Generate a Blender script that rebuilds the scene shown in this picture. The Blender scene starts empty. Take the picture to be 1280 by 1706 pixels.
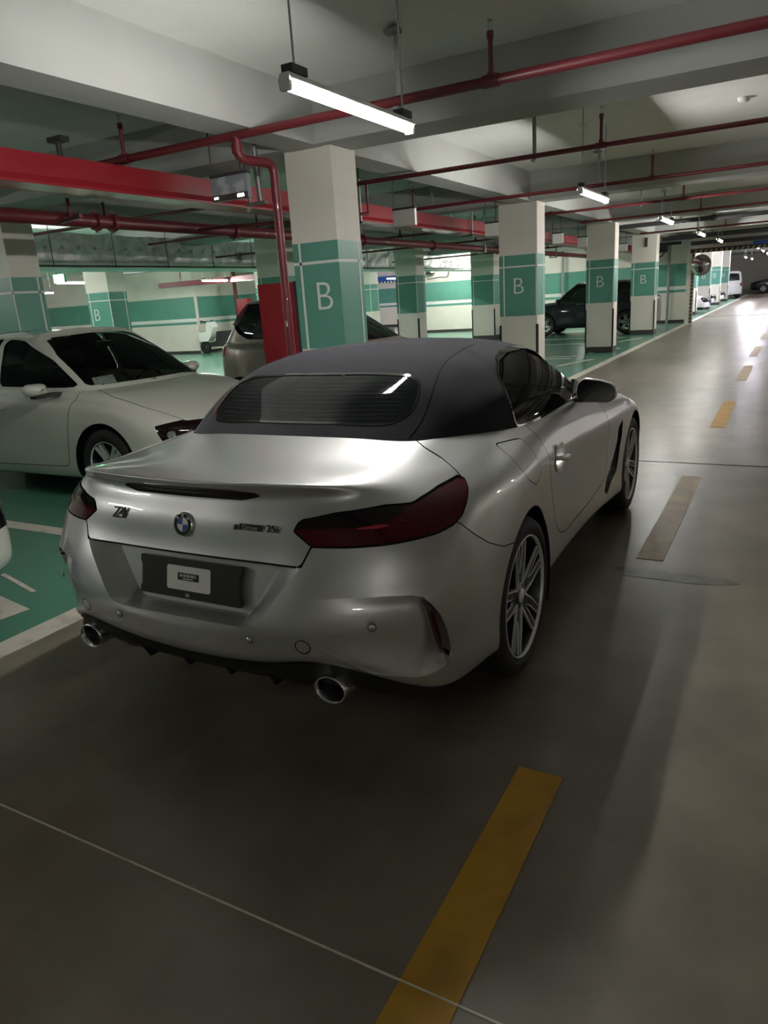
import bpy, math, random
import numpy as np
from mathutils import Matrix, Vector
random.seed(7)
sc = bpy.context.scene
# ================= CAMERA =================
def make_camera():
    f, yaw, pitch, roll, H = 1200.58, 0.518, 0.287, 0.067, 1.553
    cy, sy, cp, sp = math.cos(yaw), math.sin(yaw), math.cos(pitch), math.sin(pitch)
    F = Vector((-sy*cp, cy*cp, -sp)); R0 = Vector((cy, sy, 0)); D0 = F.cross(R0)
    R = math.cos(roll)*R0+math.sin(roll)*D0; D = -math.sin(roll)*R0+math.cos(roll)*D0
    cam = bpy.data.cameras.new('camera'); o = bpy.data.objects.new('camera', cam)
    sc.collection.objects.link(o)
    M = Matrix((R, -D, -F)).transposed().to_4x4(); M.translation = Vector((0, 0, H)); o.matrix_world = M
    cam.sensor_fit = 'VERTICAL'; cam.sensor_height = 36; cam.lens = f/1706*36; cam.clip_start = .05; cam.clip_end = 300
    sc.camera = o
make_camera()
# ================= WORLD, EXPOSURE =================
W = bpy.data.worlds.new('world'); sc.world = W; W.use_nodes = True
W.node_tree.nodes['Background'].inputs[0].default_value = (.75, .78, .74, 1)
W.node_tree.nodes['Background'].inputs[1].default_value = .012
sc.view_settings.view_transform = 'Standard'; sc.view_settings.look = 'None'
sc.view_settings.gamma = 1; sc.view_settings.use_curve_mapping = False
sc.view_settings.exposure = 3.2
LAMP = 34.0            # strength of every fluorescent tube
sc.cycles.use_denoising = True
sc.cycles.max_bounces = 8; sc.cycles.diffuse_bounces = 5; sc.cycles.glossy_bounces = 4
sc.cycles.transmission_bounces = 6; sc.cycles.transparent_max_bounces = 8
sc.cycles.sample_clamp_indirect = 6; sc.cycles.caustics_reflective = False; sc.cycles.caustics_refractive = False
# ================= MATERIALS =================
def mat(name, col, rough=.6, metal=0, spec=.5, coat=0, noise=None, alpha=1, trans=0, emit=None, es=0, bump=0, bscale=40, coat_rough=.03, rvar=0):
    m = bpy.data.materials.new(name); m.use_nodes = True; nt = m.node_tree; b = nt.nodes['Principled BSDF']; I = b.inputs
    I['Base Color'].default_value = (*col, 1); I['Roughness'].default_value = rough; I['Metallic'].default_value = metal
    I['Specular IOR Level'].default_value = spec; I['Coat Weight'].default_value = coat; I['Coat Roughness'].default_value = coat_rough
    I['Alpha'].default_value = alpha; I['Transmission Weight'].default_value = trans
    if emit: I['Emission Color'].default_value = (*emit, 1); I['Emission Strength'].default_value = es
    L = nt.links.new
    if noise or bump or rvar:
        tc = nt.nodes.new('ShaderNodeTexCoord')
    if noise:                                    # (scale, colour2, low, high)
        n = nt.nodes.new('ShaderNodeTexNoise'); n.inputs['Scale'].default_value = noise[0]; n.inputs['Detail'].default_value = 6
        L(tc.outputs['Object'], n.inputs['Vector'])
        r = nt.nodes.new('ShaderNodeValToRGB'); r.color_ramp.elements[0].position = noise[2]; r.color_ramp.elements[1].position = noise[3]
        r.color_ramp.elements[0].color = (*col, 1); r.color_ramp.elements[1].color = (*noise[1], 1)
        L(n.outputs['Fac'], r.inputs['Fac']); L(r.outputs['Color'], I['Base Color'])
        if rvar:
            mp = nt.nodes.new('ShaderNodeMapRange'); mp.inputs['To Min'].default_value = rough-rvar; mp.inputs['To Max'].default_value = rough+rvar
            L(n.outputs['Fac'], mp.inputs['Value']); L(mp.outputs[0], I['Roughness'])
    if bump:
        n2 = nt.nodes.new('ShaderNodeTexNoise'); n2.inputs['Scale'].default_value = bscale; n2.inputs['Detail'].default_value = 3
        L(tc.outputs['Object'], n2.inputs['Vector'])
        bp = nt.nodes.new('ShaderNodeBump'); bp.inputs['Strength'].default_value = bump; bp.inputs['Distance'].default_value = .01
        L(n2.outputs['Fac'], bp.inputs['Height']); L(bp.outputs['Normal'], I['Normal'])
    return m
def glass(name, tint, see=.4, rough=.02):
    """tinted pane: part of the light passes straight through, the rest is dark glossy glass"""
    m = bpy.data.materials.new(name); m.use_nodes = True; nt = m.node_tree; b = nt.nodes['Principled BSDF']
    b.inputs['Base Color'].default_value = (.012, .014, .014, 1); b.inputs['Roughness'].default_value = rough
    b.inputs['Specular IOR Level'].default_value = .6
    t = nt.nodes.new('ShaderNodeBsdfTransparent'); t.inputs[0].default_value = (*tint, 1)
    fr = nt.nodes.new('ShaderNodeFresnel'); fr.inputs[0].default_value = 1.5
    mp = nt.nodes.new('ShaderNodeMapRange'); mp.inputs['To Min'].default_value = 1-see; mp.inputs['To Max'].default_value = 1
    mx = nt.nodes.new('ShaderNodeMixShader'); L = nt.links.new
    L(fr.outputs[0], mp.inputs[0]); L(mp.outputs[0], mx.inputs[0]); L(t.outputs[0], mx.inputs[1]); L(b.outputs[0], mx.inputs[2])
    L(mx.outputs[0], nt.nodes['Material Output'].inputs[0]); return m
def floor_mat():
    m = bpy.data.materials.new('worn_grey_concrete'); m.use_nodes = True; nt = m.node_tree; b = nt.nodes['Principled BSDF']; L = nt.links.new
    tc = nt.nodes.new('ShaderNodeTexCoord')
    def noise(sc_, det, stretch=None):
        n = nt.nodes.new('ShaderNodeTexNoise'); n.inputs['Scale'].default_value = sc_; n.inputs['Detail'].default_value = det
        if stretch:
            mp = nt.nodes.new('ShaderNodeMapping'); mp.inputs['Scale'].default_value = stretch; L(tc.outputs['Object'], mp.inputs[0]); L(mp.outputs[0], n.inputs[0])
        else: L(tc.outputs['Object'], n.inputs[0])
        return n
    a = noise(.9, 8); c = noise(3.2, 12); d = noise(1.6, 6, (2.2, .35, 1)); e = noise(60, 4)
    def ramp(src, p0, c0, p1, c1):
        r = nt.nodes.new('ShaderNodeValToRGB'); r.color_ramp.elements[0].position = p0; r.color_ramp.elements[1].position = p1
        r.color_ramp.elements[0].color = (*c0, 1); r.color_ramp.elements[1].color = (*c1, 1); L(src, r.inputs[0]); return r.outputs[0]
    def mul(x, y, f=1):
        k = nt.nodes.new('ShaderNodeMix'); k.data_type = 'RGBA'; k.blend_type = 'MULTIPLY'; k.inputs[0].default_value = f
        L(x, k.inputs[6]); L(y, k.inputs[7]); return k.outputs[2]
    base = ramp(a.outputs[0], .3, (.165, .140, .106), .7, (.235, .202, .158))
    base = mul(base, ramp(c.outputs[0], .34, (.66, .64, .61), .62, (1, 1, 1)), .75)
    base = mul(base, ramp(d.outputs[0], .30, (.80, .78, .75), .62, (1, 1, 1)), .6)
    L(base, b.inputs['Base Color'])
    rr = nt.nodes.new('ShaderNodeMapRange'); rr.inputs['From Min'].default_value = .3; rr.inputs['From Max'].default_value = .7
    rr.inputs['To Min'].default_value = .29; rr.inputs['To Max'].default_value = .36; L(d.outputs[0], rr.inputs[0]); L(rr.outputs[0], b.inputs['Roughness'])
    bp = nt.nodes.new('ShaderNodeBump'); bp.inputs['Strength'].default_value = .01; bp.inputs['Distance'].default_value = .001; b.inputs['Specular IOR Level'].default_value = .75
    L(c.outputs[0], bp.inputs['Height']); L(bp.outputs[0], b.inputs['Normal'])
    return m
M = {}
M['floor'] = floor_mat()
M['green_floor'] = mat('green_bay_paint', (.075, .22, .15), .26, noise=(1.2, (.09, .25, .175), .2, .8))
M['white_line'] = mat('worn_white_road_paint', (.62, .58, .50), .5, noise=(9, (.40, .37, .31), .52, .72))
M['yellow'] = mat('yellow_road_paint', (.46, .235, .008), .5, noise=(7, (.34, .175, .008), .4, .7))
M['yellow_worn'] = mat('faded_yellow_road_paint', (.36, .255, .13), .45, noise=(5, (.50, .36, .16), .45, .7))
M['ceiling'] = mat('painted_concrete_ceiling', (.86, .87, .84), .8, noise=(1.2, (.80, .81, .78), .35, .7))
M['beam'] = mat('shade_darkened_concrete_beam', (.43, .44, .42), .8, noise=(1.2, (.39, .40, .38), .35, .7))  # ceiling tone darkened to stand in for shade above the lamp reflectors
M['cream'] = mat('cream_wall_paint', (.80, .76, .68), .6, noise=(2, (.75, .71, .63), .4, .7))
M['green'] = mat('green_wall_paint', (.115, .335, .265), .45, noise=(3, (.10, .31, .24), .4, .7))
M['white'] = mat('white_paint', (.80, .80, .77), .5)
M['dark_base'] = mat('dark_plinth_paint', (.045, .042, .04), .5)
M['red'] = mat('red_enamel', (.33, .012, .022), .35, coat=.3)
M['red_pipe'] = mat('red_pipe_paint', (.13, .014, .020), .45, coat=.1)
M['steel'] = mat('galvanised_steel', (.42, .43, .43), .42, metal=.8, noise=(14, (.33, .34, .34), .4, .6))
M['dark_steel'] = mat('dark_steel', (.06, .06, .062), .5, metal=.4)
M['foil'] = mat('crumpled_duct_foil', (.66, .67, .65), .34, metal=.55, noise=(5, (.46, .47, .45), .4, .6), bump=1.0, bscale=7)
M['black'] = mat('black_plastic', (.012, .012, .013), .45)
M['satin_black'] = mat('satin_black', (.010, .011, .014), .3)
M['gloss_black'] = mat('gloss_black', (.006, .006, .007), .08, coat=1)
M['rubber'] = mat('tyre_rubber', (.018, .018, .018), .7)
M['silver'] = mat('metallic_silver_paint', (.57, .575, .575), .40, metal=.7, coat=1, coat_rough=.02)
M['chrome'] = mat('chrome', (.75, .75, .75), .1, metal=1)
M['machined'] = mat('machined_alloy', (.80, .80, .80), .35, metal=.35)
M['fabric'] = mat('black_canvas', (.012, .0125, .018), .95, spec=.15, bump=.25, bscale=600)
M['fabric'].node_tree.nodes['Principled BSDF'].inputs['Sheen Weight'].default_value = .12
M['fabric'].node_tree.nodes['Principled BSDF'].inputs['Sheen Roughness'].default_value = .45
M['lens_red'] = mat('dark_red_lens', (.075, .002, .008), .08, spec=.38)
M['lens_smoke'] = mat('smoked_lens', (.010, .004, .006), .08, spec=.38)
M['lens_bright'] = mat('red_light_guide', (.30, .015, .03), .15, spec=.5)
M['light_guide_streak'] = mat('red_highlight_streak', (.62, .05, .07), .12, metal=.3, coat=1)  # bright red on the light bar stands in for a highlight streak
M['lens_clear'] = mat('clear_lamp_lens', (.30, .32, .33), .08, metal=.5, coat=1)
M['dark_glass'] = glass('tinted_glass', (.30, .33, .33), .35)
def rear_glass_mat():
    m = mat('rear_window_glass', (.006, .007, .009), .04, spec=.28); nt = m.node_tree; b = nt.nodes['Principled BSDF']; L = nt.links.new
    tc = nt.nodes.new('ShaderNodeTexCoord'); sp = nt.nodes.new('ShaderNodeSeparateXYZ'); L(tc.outputs['Object'], sp.inputs[0])
    k = nt.nodes.new('ShaderNodeMath'); k.operation = 'MULTIPLY'; k.inputs[1].default_value = 72; L(sp.outputs[2], k.inputs[0])
    fr = nt.nodes.new('ShaderNodeMath'); fr.operation = 'FRACT'; L(k.outputs[0], fr.inputs[0])
    lt = nt.nodes.new('ShaderNodeMath'); lt.operation = 'LESS_THAN'; lt.inputs[1].default_value = .10; L(fr.outputs[0], lt.inputs[0])
    ax = nt.nodes.new('ShaderNodeMath'); ax.operation = 'ABSOLUTE'; L(sp.outputs[0], ax.inputs[0])
    l2 = nt.nodes.new('ShaderNodeMath'); l2.operation = 'LESS_THAN'; l2.inputs[1].default_value = .44; L(ax.outputs[0], l2.inputs[0])
    mu = nt.nodes.new('ShaderNodeMath'); mu.operation = 'MULTIPLY'; L(lt.outputs[0], mu.inputs[0]); L(l2.outputs[0], mu.inputs[1])
    mx = nt.nodes.new('ShaderNodeMix'); mx.data_type = 'RGBA'; mx.inputs[6].default_value = (.008, .010, .012, 1); mx.inputs[7].default_value = (.035, .033, .03, 1)
    L(mu.outputs[0], mx.inputs[0]); L(mx.outputs[2], b.inputs['Base Color']); return m
M['rear_glass'] = rear_glass_mat()
M['clear_glass'] = glass('clear_glass', (.85, .88, .86), .92)
M['oil'] = mat('oil_stain', (.09, .08, .07), .35, noise=(9, (.16, .145, .125), .4, .6))
M['seam'] = mat('panel_gap_shadow', (.006, .006, .006), .9)
M['white_paint'] = mat('cream_white_car_paint', (.66, .65, .59), .3, coat=1)
M['pearl_paint'] = mat('cool_white_car_paint', (.70, .70, .72), .3, coat=1)
M['beige_paint'] = mat('champagne_car_paint', (.36, .30, .27), .35, metal=.35, coat=1)
M['navy_paint'] = mat('blue_black_car_paint', (.007, .008, .014), .3, coat=.8)
M['blue_badge'] = mat('blue_enamel', (.015, .10, .40), .25, coat=1)
M['seat'] = mat('charcoal_seat_cloth', (.06, .06, .062), .8)
M['mid_glass'] = glass('lightly_tinted_glass', (.55, .60, .58), .7)
M['paper'] = mat('paper_notes', (.55, .60, .50), .8, noise=(30, (.30, .45, .55), .5, .6))
M['blue'] = mat('blue_shutter_paint', (.02, .10, .36), .5)
M['exit'] = mat('exit_sign_green', (.0, .3, .1), .4, emit=(.05, 1, .25), es=2.2)
M['exit_white'] = mat('exit_sign_figure', (.6, 1, .7), .4, emit=(.6, 1, .7), es=3)
M['led'] = mat('display_digits', (.8, .8, .8), .4, emit=(1, .98, .9), es=1.6)
M['panel'] = mat('grey_display_panel', (.20, .22, .23), .35, noise=(9, (.34, .36, .38), .5, .6))
M['mirror'] = mat('mirror_glass', (.5, .46, .44), .12, metal=1)
M['tube'] = mat('fluorescent_tube', (1, 1, 1), .5, emit=(1, .985, .94), es=LAMP)
M['tube_fill'] = mat('fill_lamp_tube', (1, 1, 1), .5, emit=(1, .985, .94), es=LAMP*1.6)
M['tube_cool'] = mat('cool_fluorescent_tube', (1, 1, 1), .5, emit=(.93, .90, 1), es=LAMP*3.6)
M['orange'] = mat('orange_pipe_paint', (.45, .14, .03), .5)
M['skin_grey'] = mat('grey_pvc', (.30, .30, .30), .5)
# ================= OBJECT HELPERS =================
C = sc.collection
def tag(o, label=None, cat=None, group=None, kind=None):
    for k, v in (('label', label), ('category', cat), ('group', group), ('kind', kind)):
        if v: o[k] = v
    return o
def empty(name, loc=(0, 0, 0), rz=0, **k):
    o = bpy.data.objects.new(name, None); C.objects.link(o); o.location = loc; o.rotation_euler = (0, 0, rz); o.empty_display_size = .2
    return tag(o, **k)
def link(name, me, parent=None, loc=None, **k):
    o = bpy.data.objects.new(name, me); C.objects.link(o); o.parent = parent
    if loc is not None: o.location = loc
    return tag(o, **k)
def copy_tree(o, parent=None):
    c = o.copy(); C.objects.link(c); c.parent = parent
    for ch in list(o.children): copy_tree(ch, c)
    return c
class MB:
    """collects shapes for one mesh"""
    def __init__(s): s.v = []; s.f = []; s.m = []; s.mats = []; s.cur = 0; s.sm = []
    def mat(s, m):
        if m not in s.mats: s.mats.append(m)
        s.cur = s.mats.index(m); return s
    def add(s, v, f, smooth=False):
        n = len(s.v); s.v += [tuple(float(c) for c in p) for p in v]; s.f += [tuple(i+n for i in q) for q in f]
        s.m += [s.cur]*len(f); s.sm += [smooth]*len(f); return s
    def box(s, a, b, bev=0):
        x0, x1 = sorted((a[0], b[0])); y0, y1 = sorted((a[1], b[1])); z0, z1 = sorted((a[2], b[2]))
        if bev:
            q = [(x0+bev, y0), (x1-bev, y0), (x1, y0+bev), (x1, y1-bev), (x1-bev, y1), (x0+bev, y1), (x0, y1-bev), (x0, y0+bev)]
            return s.prism(q, z0, z1)
        v = [(x, y, z) for z in (z0, z1) for y in (y0, y1) for x in (x0, x1)]
        return s.add(v, [(0, 2, 3, 1), (4, 5, 7, 6), (0, 1, 5, 4), (2, 6, 7, 3), (0, 4, 6, 2), (1, 3, 7, 5)])
    def prism(s, q, z0, z1, ax=2, smooth=False):
        """polygon q extruded from z0 to z1 along axis ax (other two axes in order)"""
        n = len(q); o = [i for i in range(3) if i != ax]
        def P(p, z): r = [0, 0, 0]; r[o[0]], r[o[1]], r[ax] = p[0], p[1], z; return r
        v = [P(p, z0) for p in q]+[P(p, z1) for p in q]
        fl = ax == 1
        a = sum(q[i][0]*q[(i+1) % n][1]-q[(i+1) % n][0]*q[i][1] for i in range(n)) < 0
        f = [tuple(range(n))[::-1], tuple(range(n, 2*n))]+[(i, (i+1) % n, (i+1) % n+n, i+n) for i in range(n)]
        if a != fl: f = [t[::-1] for t in f]
        if z1 < z0: f = [t[::-1] for t in f]
        s.add(v, f[:2]); return s.add(v, f[2:], smooth)
    def tube(s, pts, r, n=12, caps=True, up=None):
        pts = [np.array(p, float) for p in pts]; rs = r if hasattr(r, '__len__') else [r]*len(pts); V = []; F = []
        prev = None
        for i, p in enumerate(pts):
            d = (pts[min(i+1, len(pts)-1)]-pts[max(i-1, 0)]); d /= np.linalg.norm(d)+1e-12
            if prev is None:
                u = np.cross(d, (0, 0, 1)) if abs(d[2]) < .9 else np.cross(d, (0, 1, 0))
            else: u = prev-d*(prev@d)
            u /= np.linalg.norm(u); prev = u; w = np.cross(d, u)
            V += [p+rs[i]*(math.cos(2*math.pi*k/n)*u+math.sin(2*math.pi*k/n)*w) for k in range(n)]
        for i in range(len(pts)-1):
            for k in range(n): F.append((i*n+k, i*n+(k+1) % n, (i+1)*n+(k+1) % n, (i+1)*n+k))
        F = [f[::-1] for f in F]
        s.add(V, F, True)
        if caps:
            m = (len(pts)-1)*n
            s.add(V[:n], [tuple(range(n))]); s.add(V[m:], [tuple(range(n))[::-1]])
        return s
    def lathe(s, prof, c, axis=0, n=48, smooth=True):
        """profile of (radius, offset) turned about an axis through c"""
        V = []; F = []; o = [i for i in range(3) if i != axis]
        for k in range(n):
            t = 2*math.pi*k/n
            for r, h in prof:
                p = [0, 0, 0]; p[axis] = c[axis]+h; p[o[0]] = c[o[0]]+r*math.cos(t); p[o[1]] = c[o[1]]+r*math.sin(t); V.append(p)
        m = len(prof)
        for k in range(n):
            for j in range(m-1): F.append((k*m+j, k*m+j+1, ((k+1) % n)*m+j+1, ((k+1) % n)*m+j))
        if axis == 1: F = [f[::-1] for f in F]
        return s.add(V, F, smooth)
    def xf(s, Mx):
        s.v = [tuple(Mx @ Vector(p)) for p in s.v]; return s
    def mesh(s, name):
        me = bpy.data.meshes.new(name); me.from_pydata(s.v, [], s.f)
        for m in s.mats: me.materials.append(M[m] if isinstance(m, str) else m)
        me.polygons.foreach_set('material_index', s.m); me.polygons.foreach_set('use_smooth', s.sm); me.update(); return me
    def build(s, name, parent=None, loc=None, **k): return link(name, s.mesh(name), parent, loc, **k)
def surf(name, data, m, parent=None, mirror=False, both=False, **k):
    """links a Sheet panel (verts, faces, normals); mirror flips it across x=0, both joins the two halves"""
    V, F, N = data
    if not len(F): return None
    V = np.array(V, float); F = [tuple(f) for f in F]
    if mirror: V = V*[-1, 1, 1]; F = [f[::-1] for f in F]; N = N*[-1, 1, 1] if N is not None else None
    if both:
        n = len(V); V = np.concatenate([V, V*[-1, 1, 1]]); F = F+[tuple(i+n for i in f[::-1]) for f in F]
        if N is not None: N = np.concatenate([N, N*[-1, 1, 1]])
    me = bpy.data.meshes.new(name); me.from_pydata([tuple(p) for p in V], [], F); me.materials.append(M[m] if isinstance(m, str) else m)
    me.polygons.foreach_set('use_smooth', [True]*len(F)); me.update()
    if N is not None: me.normals_split_custom_set_from_vertices([tuple(n) for n in N])
    return link(name, me, parent, **k)
def text_mesh(txt, size, depth=.002, shear=0, space=1, bold=0):
    cu = bpy.data.curves.new('lettering', 'FONT'); cu.body = txt; cu.size = size; cu.extrude = depth; cu.align_x = 'CENTER'; cu.align_y = 'CENTER'
    cu.shear = shear; cu.space_character = space; cu.offset = bold; cu.resolution_u = 4
    o = bpy.data.objects.new('lettering', cu); me = bpy.data.meshes.new_from_object(o); bpy.data.objects.remove(o); return me
def text(name, txt, size, loc, face, m, parent=None, **kw):
    """lettering; face is the direction it looks to in the plan (unit x,y), or a full matrix"""
    me = text_mesh(txt, size, **{k: v for k, v in kw.items() if k in ('depth', 'shear', 'space', 'bold')})
    me.materials.clear(); me.materials.append(M[m] if isinstance(m, str) else m)
    if isinstance(face, Matrix): R = face
    else:
        n = Vector((face[0], face[1], 0)); R = Matrix((Vector((-n.y, n.x, 0)), Vector((0, 0, 1)), n)).transposed().to_4x4()
    me.transform(Matrix.Translation(Vector(loc)) @ R)
    return link(name, me, parent, **{k: v for k, v in kw.items() if k in ('label', 'cat', 'group', 'kind')})
# ================= SURFACE TOOLS =================
# ---------- surface tools ----------
def _tan(P, t, mir0, mir1):
    """parabolic tangents along axis 0 on knots t; mirrored ends across x=0 when asked"""
    n = len(P)
    def ref(Q): R = Q.copy(); R[..., 0] *= -1; return R
    Pe = np.concatenate([ref(P[1:2]) if mir0 else 2*P[0:1]-P[1:2], P, ref(P[-2:-1]) if mir1 else 2*P[-1:]-P[-2:-1]])
    te = np.concatenate([[t[0]-(t[1]-t[0])], t, [t[-1]+(t[-1]-t[-2])]])
    d = np.diff(te); dl = d[:-1].reshape((-1,)+(1,)*(P.ndim-1)); dr = d[1:].reshape((-1,)+(1,)*(P.ndim-1))
    sl = (Pe[1:-1]-Pe[:-2])/dl; sr = (Pe[2:]-Pe[1:-1])/dr
    return (sl*dr+sr*dl)/(dl+dr)
def _interp(P, cnt, mir0=False, mir1=False):
    ch = np.linalg.norm(np.diff(P, axis=0), axis=-1)
    ch = ch.reshape(len(P)-1, -1).mean(1)**0.75+1e-4
    t = np.concatenate([[0], np.cumsum(ch)])
    T = _tan(P, t, mir0, mir1); out = []
    for i in range(len(P)-1):
        k = cnt[i] if hasattr(cnt, '__len__') else cnt
        h = t[i+1]-t[i]
        for j in range(k):
            u = j/k
            out.append((2*u**3-3*u**2+1)*P[i]+(u**3-2*u**2+u)*h*T[i]+(-2*u**3+3*u**2)*P[i+1]+(u**3-u**2)*h*T[i+1])
    out.append(P[-1]); return np.array(out)
class Sheet:
    """a smooth surface through a table of control points, cut into named panels"""
    def __init__(s, P, cs, cr, mir=(True, True), smooth=2, flip=False, groups='body'):
        P = np.array(P, float)
        G = _interp(P, cs, *mir); G = np.swapaxes(_interp(np.swapaxes(G, 0, 1), cr), 0, 1)
        for _ in range(smooth):
            H = G.copy()
            L = G[:-2]; R = G[2:]; H[1:-1] = .5*G[1:-1]+.25*(L+R)
            K = H.copy(); K[:, 1:-1] = .5*H[:, 1:-1]+.25*(H[:, :-2]+H[:, 2:])
            K[:, 0] = G[:, 0]; K[:, -1] = G[:, -1]
            if mir[0]: K[0, :, 0] = 0
            if mir[1]: K[-1, :, 0] = 0
            G = K
        s.ns, s.nr = G.shape[:2]
        s.V = [tuple(p) for p in G.reshape(-1, 3)]
        du = np.gradient(G, axis=0); dv = np.gradient(G, axis=1)
        if mir[0]: du[0] = G[1]-G[0]; du[0][:, 1:] = 0
        if mir[1]: du[-1] = G[-1]-G[-2]; du[-1][:, 1:] = 0
        N = np.cross(du, dv)
        if flip: N = -N
        N /= np.linalg.norm(N, axis=-1, keepdims=True)+1e-12
        s.N = [tuple(p) for p in N.reshape(-1, 3)]
        F = []
        for i in range(s.ns-1):
            for j in range(s.nr-1):
                a = i*s.nr+j; q = (a, a+s.nr, a+s.nr+1, a+1)
                F.append(q if not flip else q[::-1])
        s.g = {groups: F}
    def split(s, src, fn, inside, outside=None):
        """cut every face of the groups in src along fn = 0; fn<0 goes to 'inside'"""
        if isinstance(src, str): src = [src]
        VA = np.array(s.V); f = fn(VA)
        f = np.where(np.abs(f) < 2e-4, 2e-4, f)
        new = {}
        fin = []
        V, N = s.V, s.N
        def cut(a, b):
            k = (a, b) if a < b else (b, a)
            if k not in new:
                fa, fb = f[k[0]], f[k[1]]; t = fa/(fa-fb)
                p, q = VA[k[0]], VA[k[1]]
                V.append(tuple(p+(q-p)*t)); n = np.array(N[k[0]])*(1-t)+np.array(N[k[1]])*t
                N.append(tuple(n/(np.linalg.norm(n)+1e-12))); new[k] = len(V)-1
            return new[k]
        for name in src:
            fout = []
            for F in s.g.get(name, []):
                sg = [f[i] < 0 for i in F]
                if all(sg): fin.append(F); continue
                if not any(sg): fout.append(F); continue
                A, B = [], []
                for i in range(len(F)):
                    a, b = F[i], F[(i+1) % len(F)]
                    (A if f[a] < 0 else B).append(a)
                    if (f[a] < 0) != (f[b] < 0):
                        c = cut(a, b); A.append(c); B.append(c)
                if len(A) > 2: fin.append(tuple(A))
                if len(B) > 2: fout.append(tuple(B))
            s.g[outside or name] = fout
            if outside and outside != name: s.g[name] = []
        s.g.setdefault(inside, []); s.g[inside] = s.g[inside]+fin
    def seam(s, src, fn, w, gap='gap', inside=None):
        """a panel gap of width w along fn = 0"""
        for n in ([src] if isinstance(src, str) else src):
            s.split(n, lambda P: fn(P)-w/2, '_t')
            s.split('_t', lambda P: fn(P)+w/2, inside or n+'_in')
            s.g[gap] = s.g.get(gap, [])+s.g.pop('_t')
    def boundary(s, faces):
        cnt = {}
        for F in faces:
            for i in range(len(F)):
                a, b = F[i], F[(i+1) % len(F)]; cnt[(a, b)] = cnt.get((a, b), 0)+1
        return [e for e in cnt if (e[1], e[0]) not in cnt]
    def mesh(s, names, disp=None, wall=True):
        """(verts, faces, normals) of groups; disp(V,N)->offset vectors moves them and joins them to the surface with walls"""
        faces = [F for n in ([names] if isinstance(names, str) else names) for F in s.g.get(n, [])]
        used = sorted({i for F in faces for i in F}); ix = {v: k for k, v in enumerate(used)}
        if not used: return np.zeros((0, 3)), [], np.zeros((0, 3))
        V = np.array([s.V[i] for i in used]); N = np.array([s.N[i] for i in used])
        F2 = [tuple(ix[i] for i in F) for F in faces]
        if disp is None: return V, F2, N
        D = disp(V, N); W = V+D
        vs = list(W); fs = list(F2)
        if wall:
            wa = {}
            def wv(i, top):
                if (i, top) not in wa: vs.append(V[i] if top else W[i]); wa[(i, top)] = len(vs)-1
                return wa[(i, top)]
            for a, b in s.boundary(faces):
                a, b = ix[a], ix[b]
                if max(np.linalg.norm(D[a]), np.linalg.norm(D[b])) < 5e-4: continue
                if abs(V[a][0]) < 1e-5 and abs(V[b][0]) < 1e-5: continue
                fs.append((wv(a, 1), wv(b, 1), wv(b, 0), wv(a, 0)))
        return np.array(vs), fs, None
# projections of car space to flat drawing planes
def pr_side(V): return V[:, [1, 2]]
def pr_rear(V): return V[:, [0, 2]]
def pr_deck(V): return V[:, [0, 1]]
def pr_turn(V): return np.stack([V[:, 0]+V[:, 1], V[:, 2]], 1)     # round the rear corner
def sdist(poly, pr, closed=True, clip=None):
    """signed distance (negative inside) to a polygon drawn in plane pr"""
    Q = np.array(poly, float)
    A = Q; B = np.roll(Q, -1, 0)
    def fn(V):
        X = pr(V); n = len(X)
        d = np.full(n, 1e9); ins = np.zeros(n, bool)
        for a, b in zip(A, B):
            e = b-a; w = X-a; t = np.clip((w@e)/(e@e+1e-12), 0, 1)
            d = np.minimum(d, np.linalg.norm(w-t[:, None]*e, axis=1))
            c = ((a[1] > X[:, 1]) != (b[1] > X[:, 1]))
            with np.errstate(divide='ignore', invalid='ignore'):
                xx = (b[0]-a[0])*(X[:, 1]-a[1])/(b[1]-a[1]+1e-15)+a[0]
            ins ^= c & (X[:, 0] < xx)
        r = np.where(ins, -d, d)
        if clip is not None: r = np.where(clip(V), r, np.abs(r)+.05)
        return r
    return fn
def round_poly(Q, r=.02, k=4):
    """a polygon with rounded corners"""
    Q = [np.array(q, float) for q in Q]; out = []; n = len(Q)
    for i in range(n):
        p, a, b = Q[i], Q[i-1], Q[(i+1) % n]
        ra = min(r, .45*np.linalg.norm(a-p)); rb = min(r, .45*np.linalg.norm(b-p))
        A = p+(a-p)/max(np.linalg.norm(a-p), 1e-9)*ra; B = p+(b-p)/max(np.linalg.norm(b-p), 1e-9)*rb
        for j in range(k+1):
            t = j/k; out.append(tuple((1-t)**2*A+2*t*(1-t)*p+t*t*B))
    return out
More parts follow.
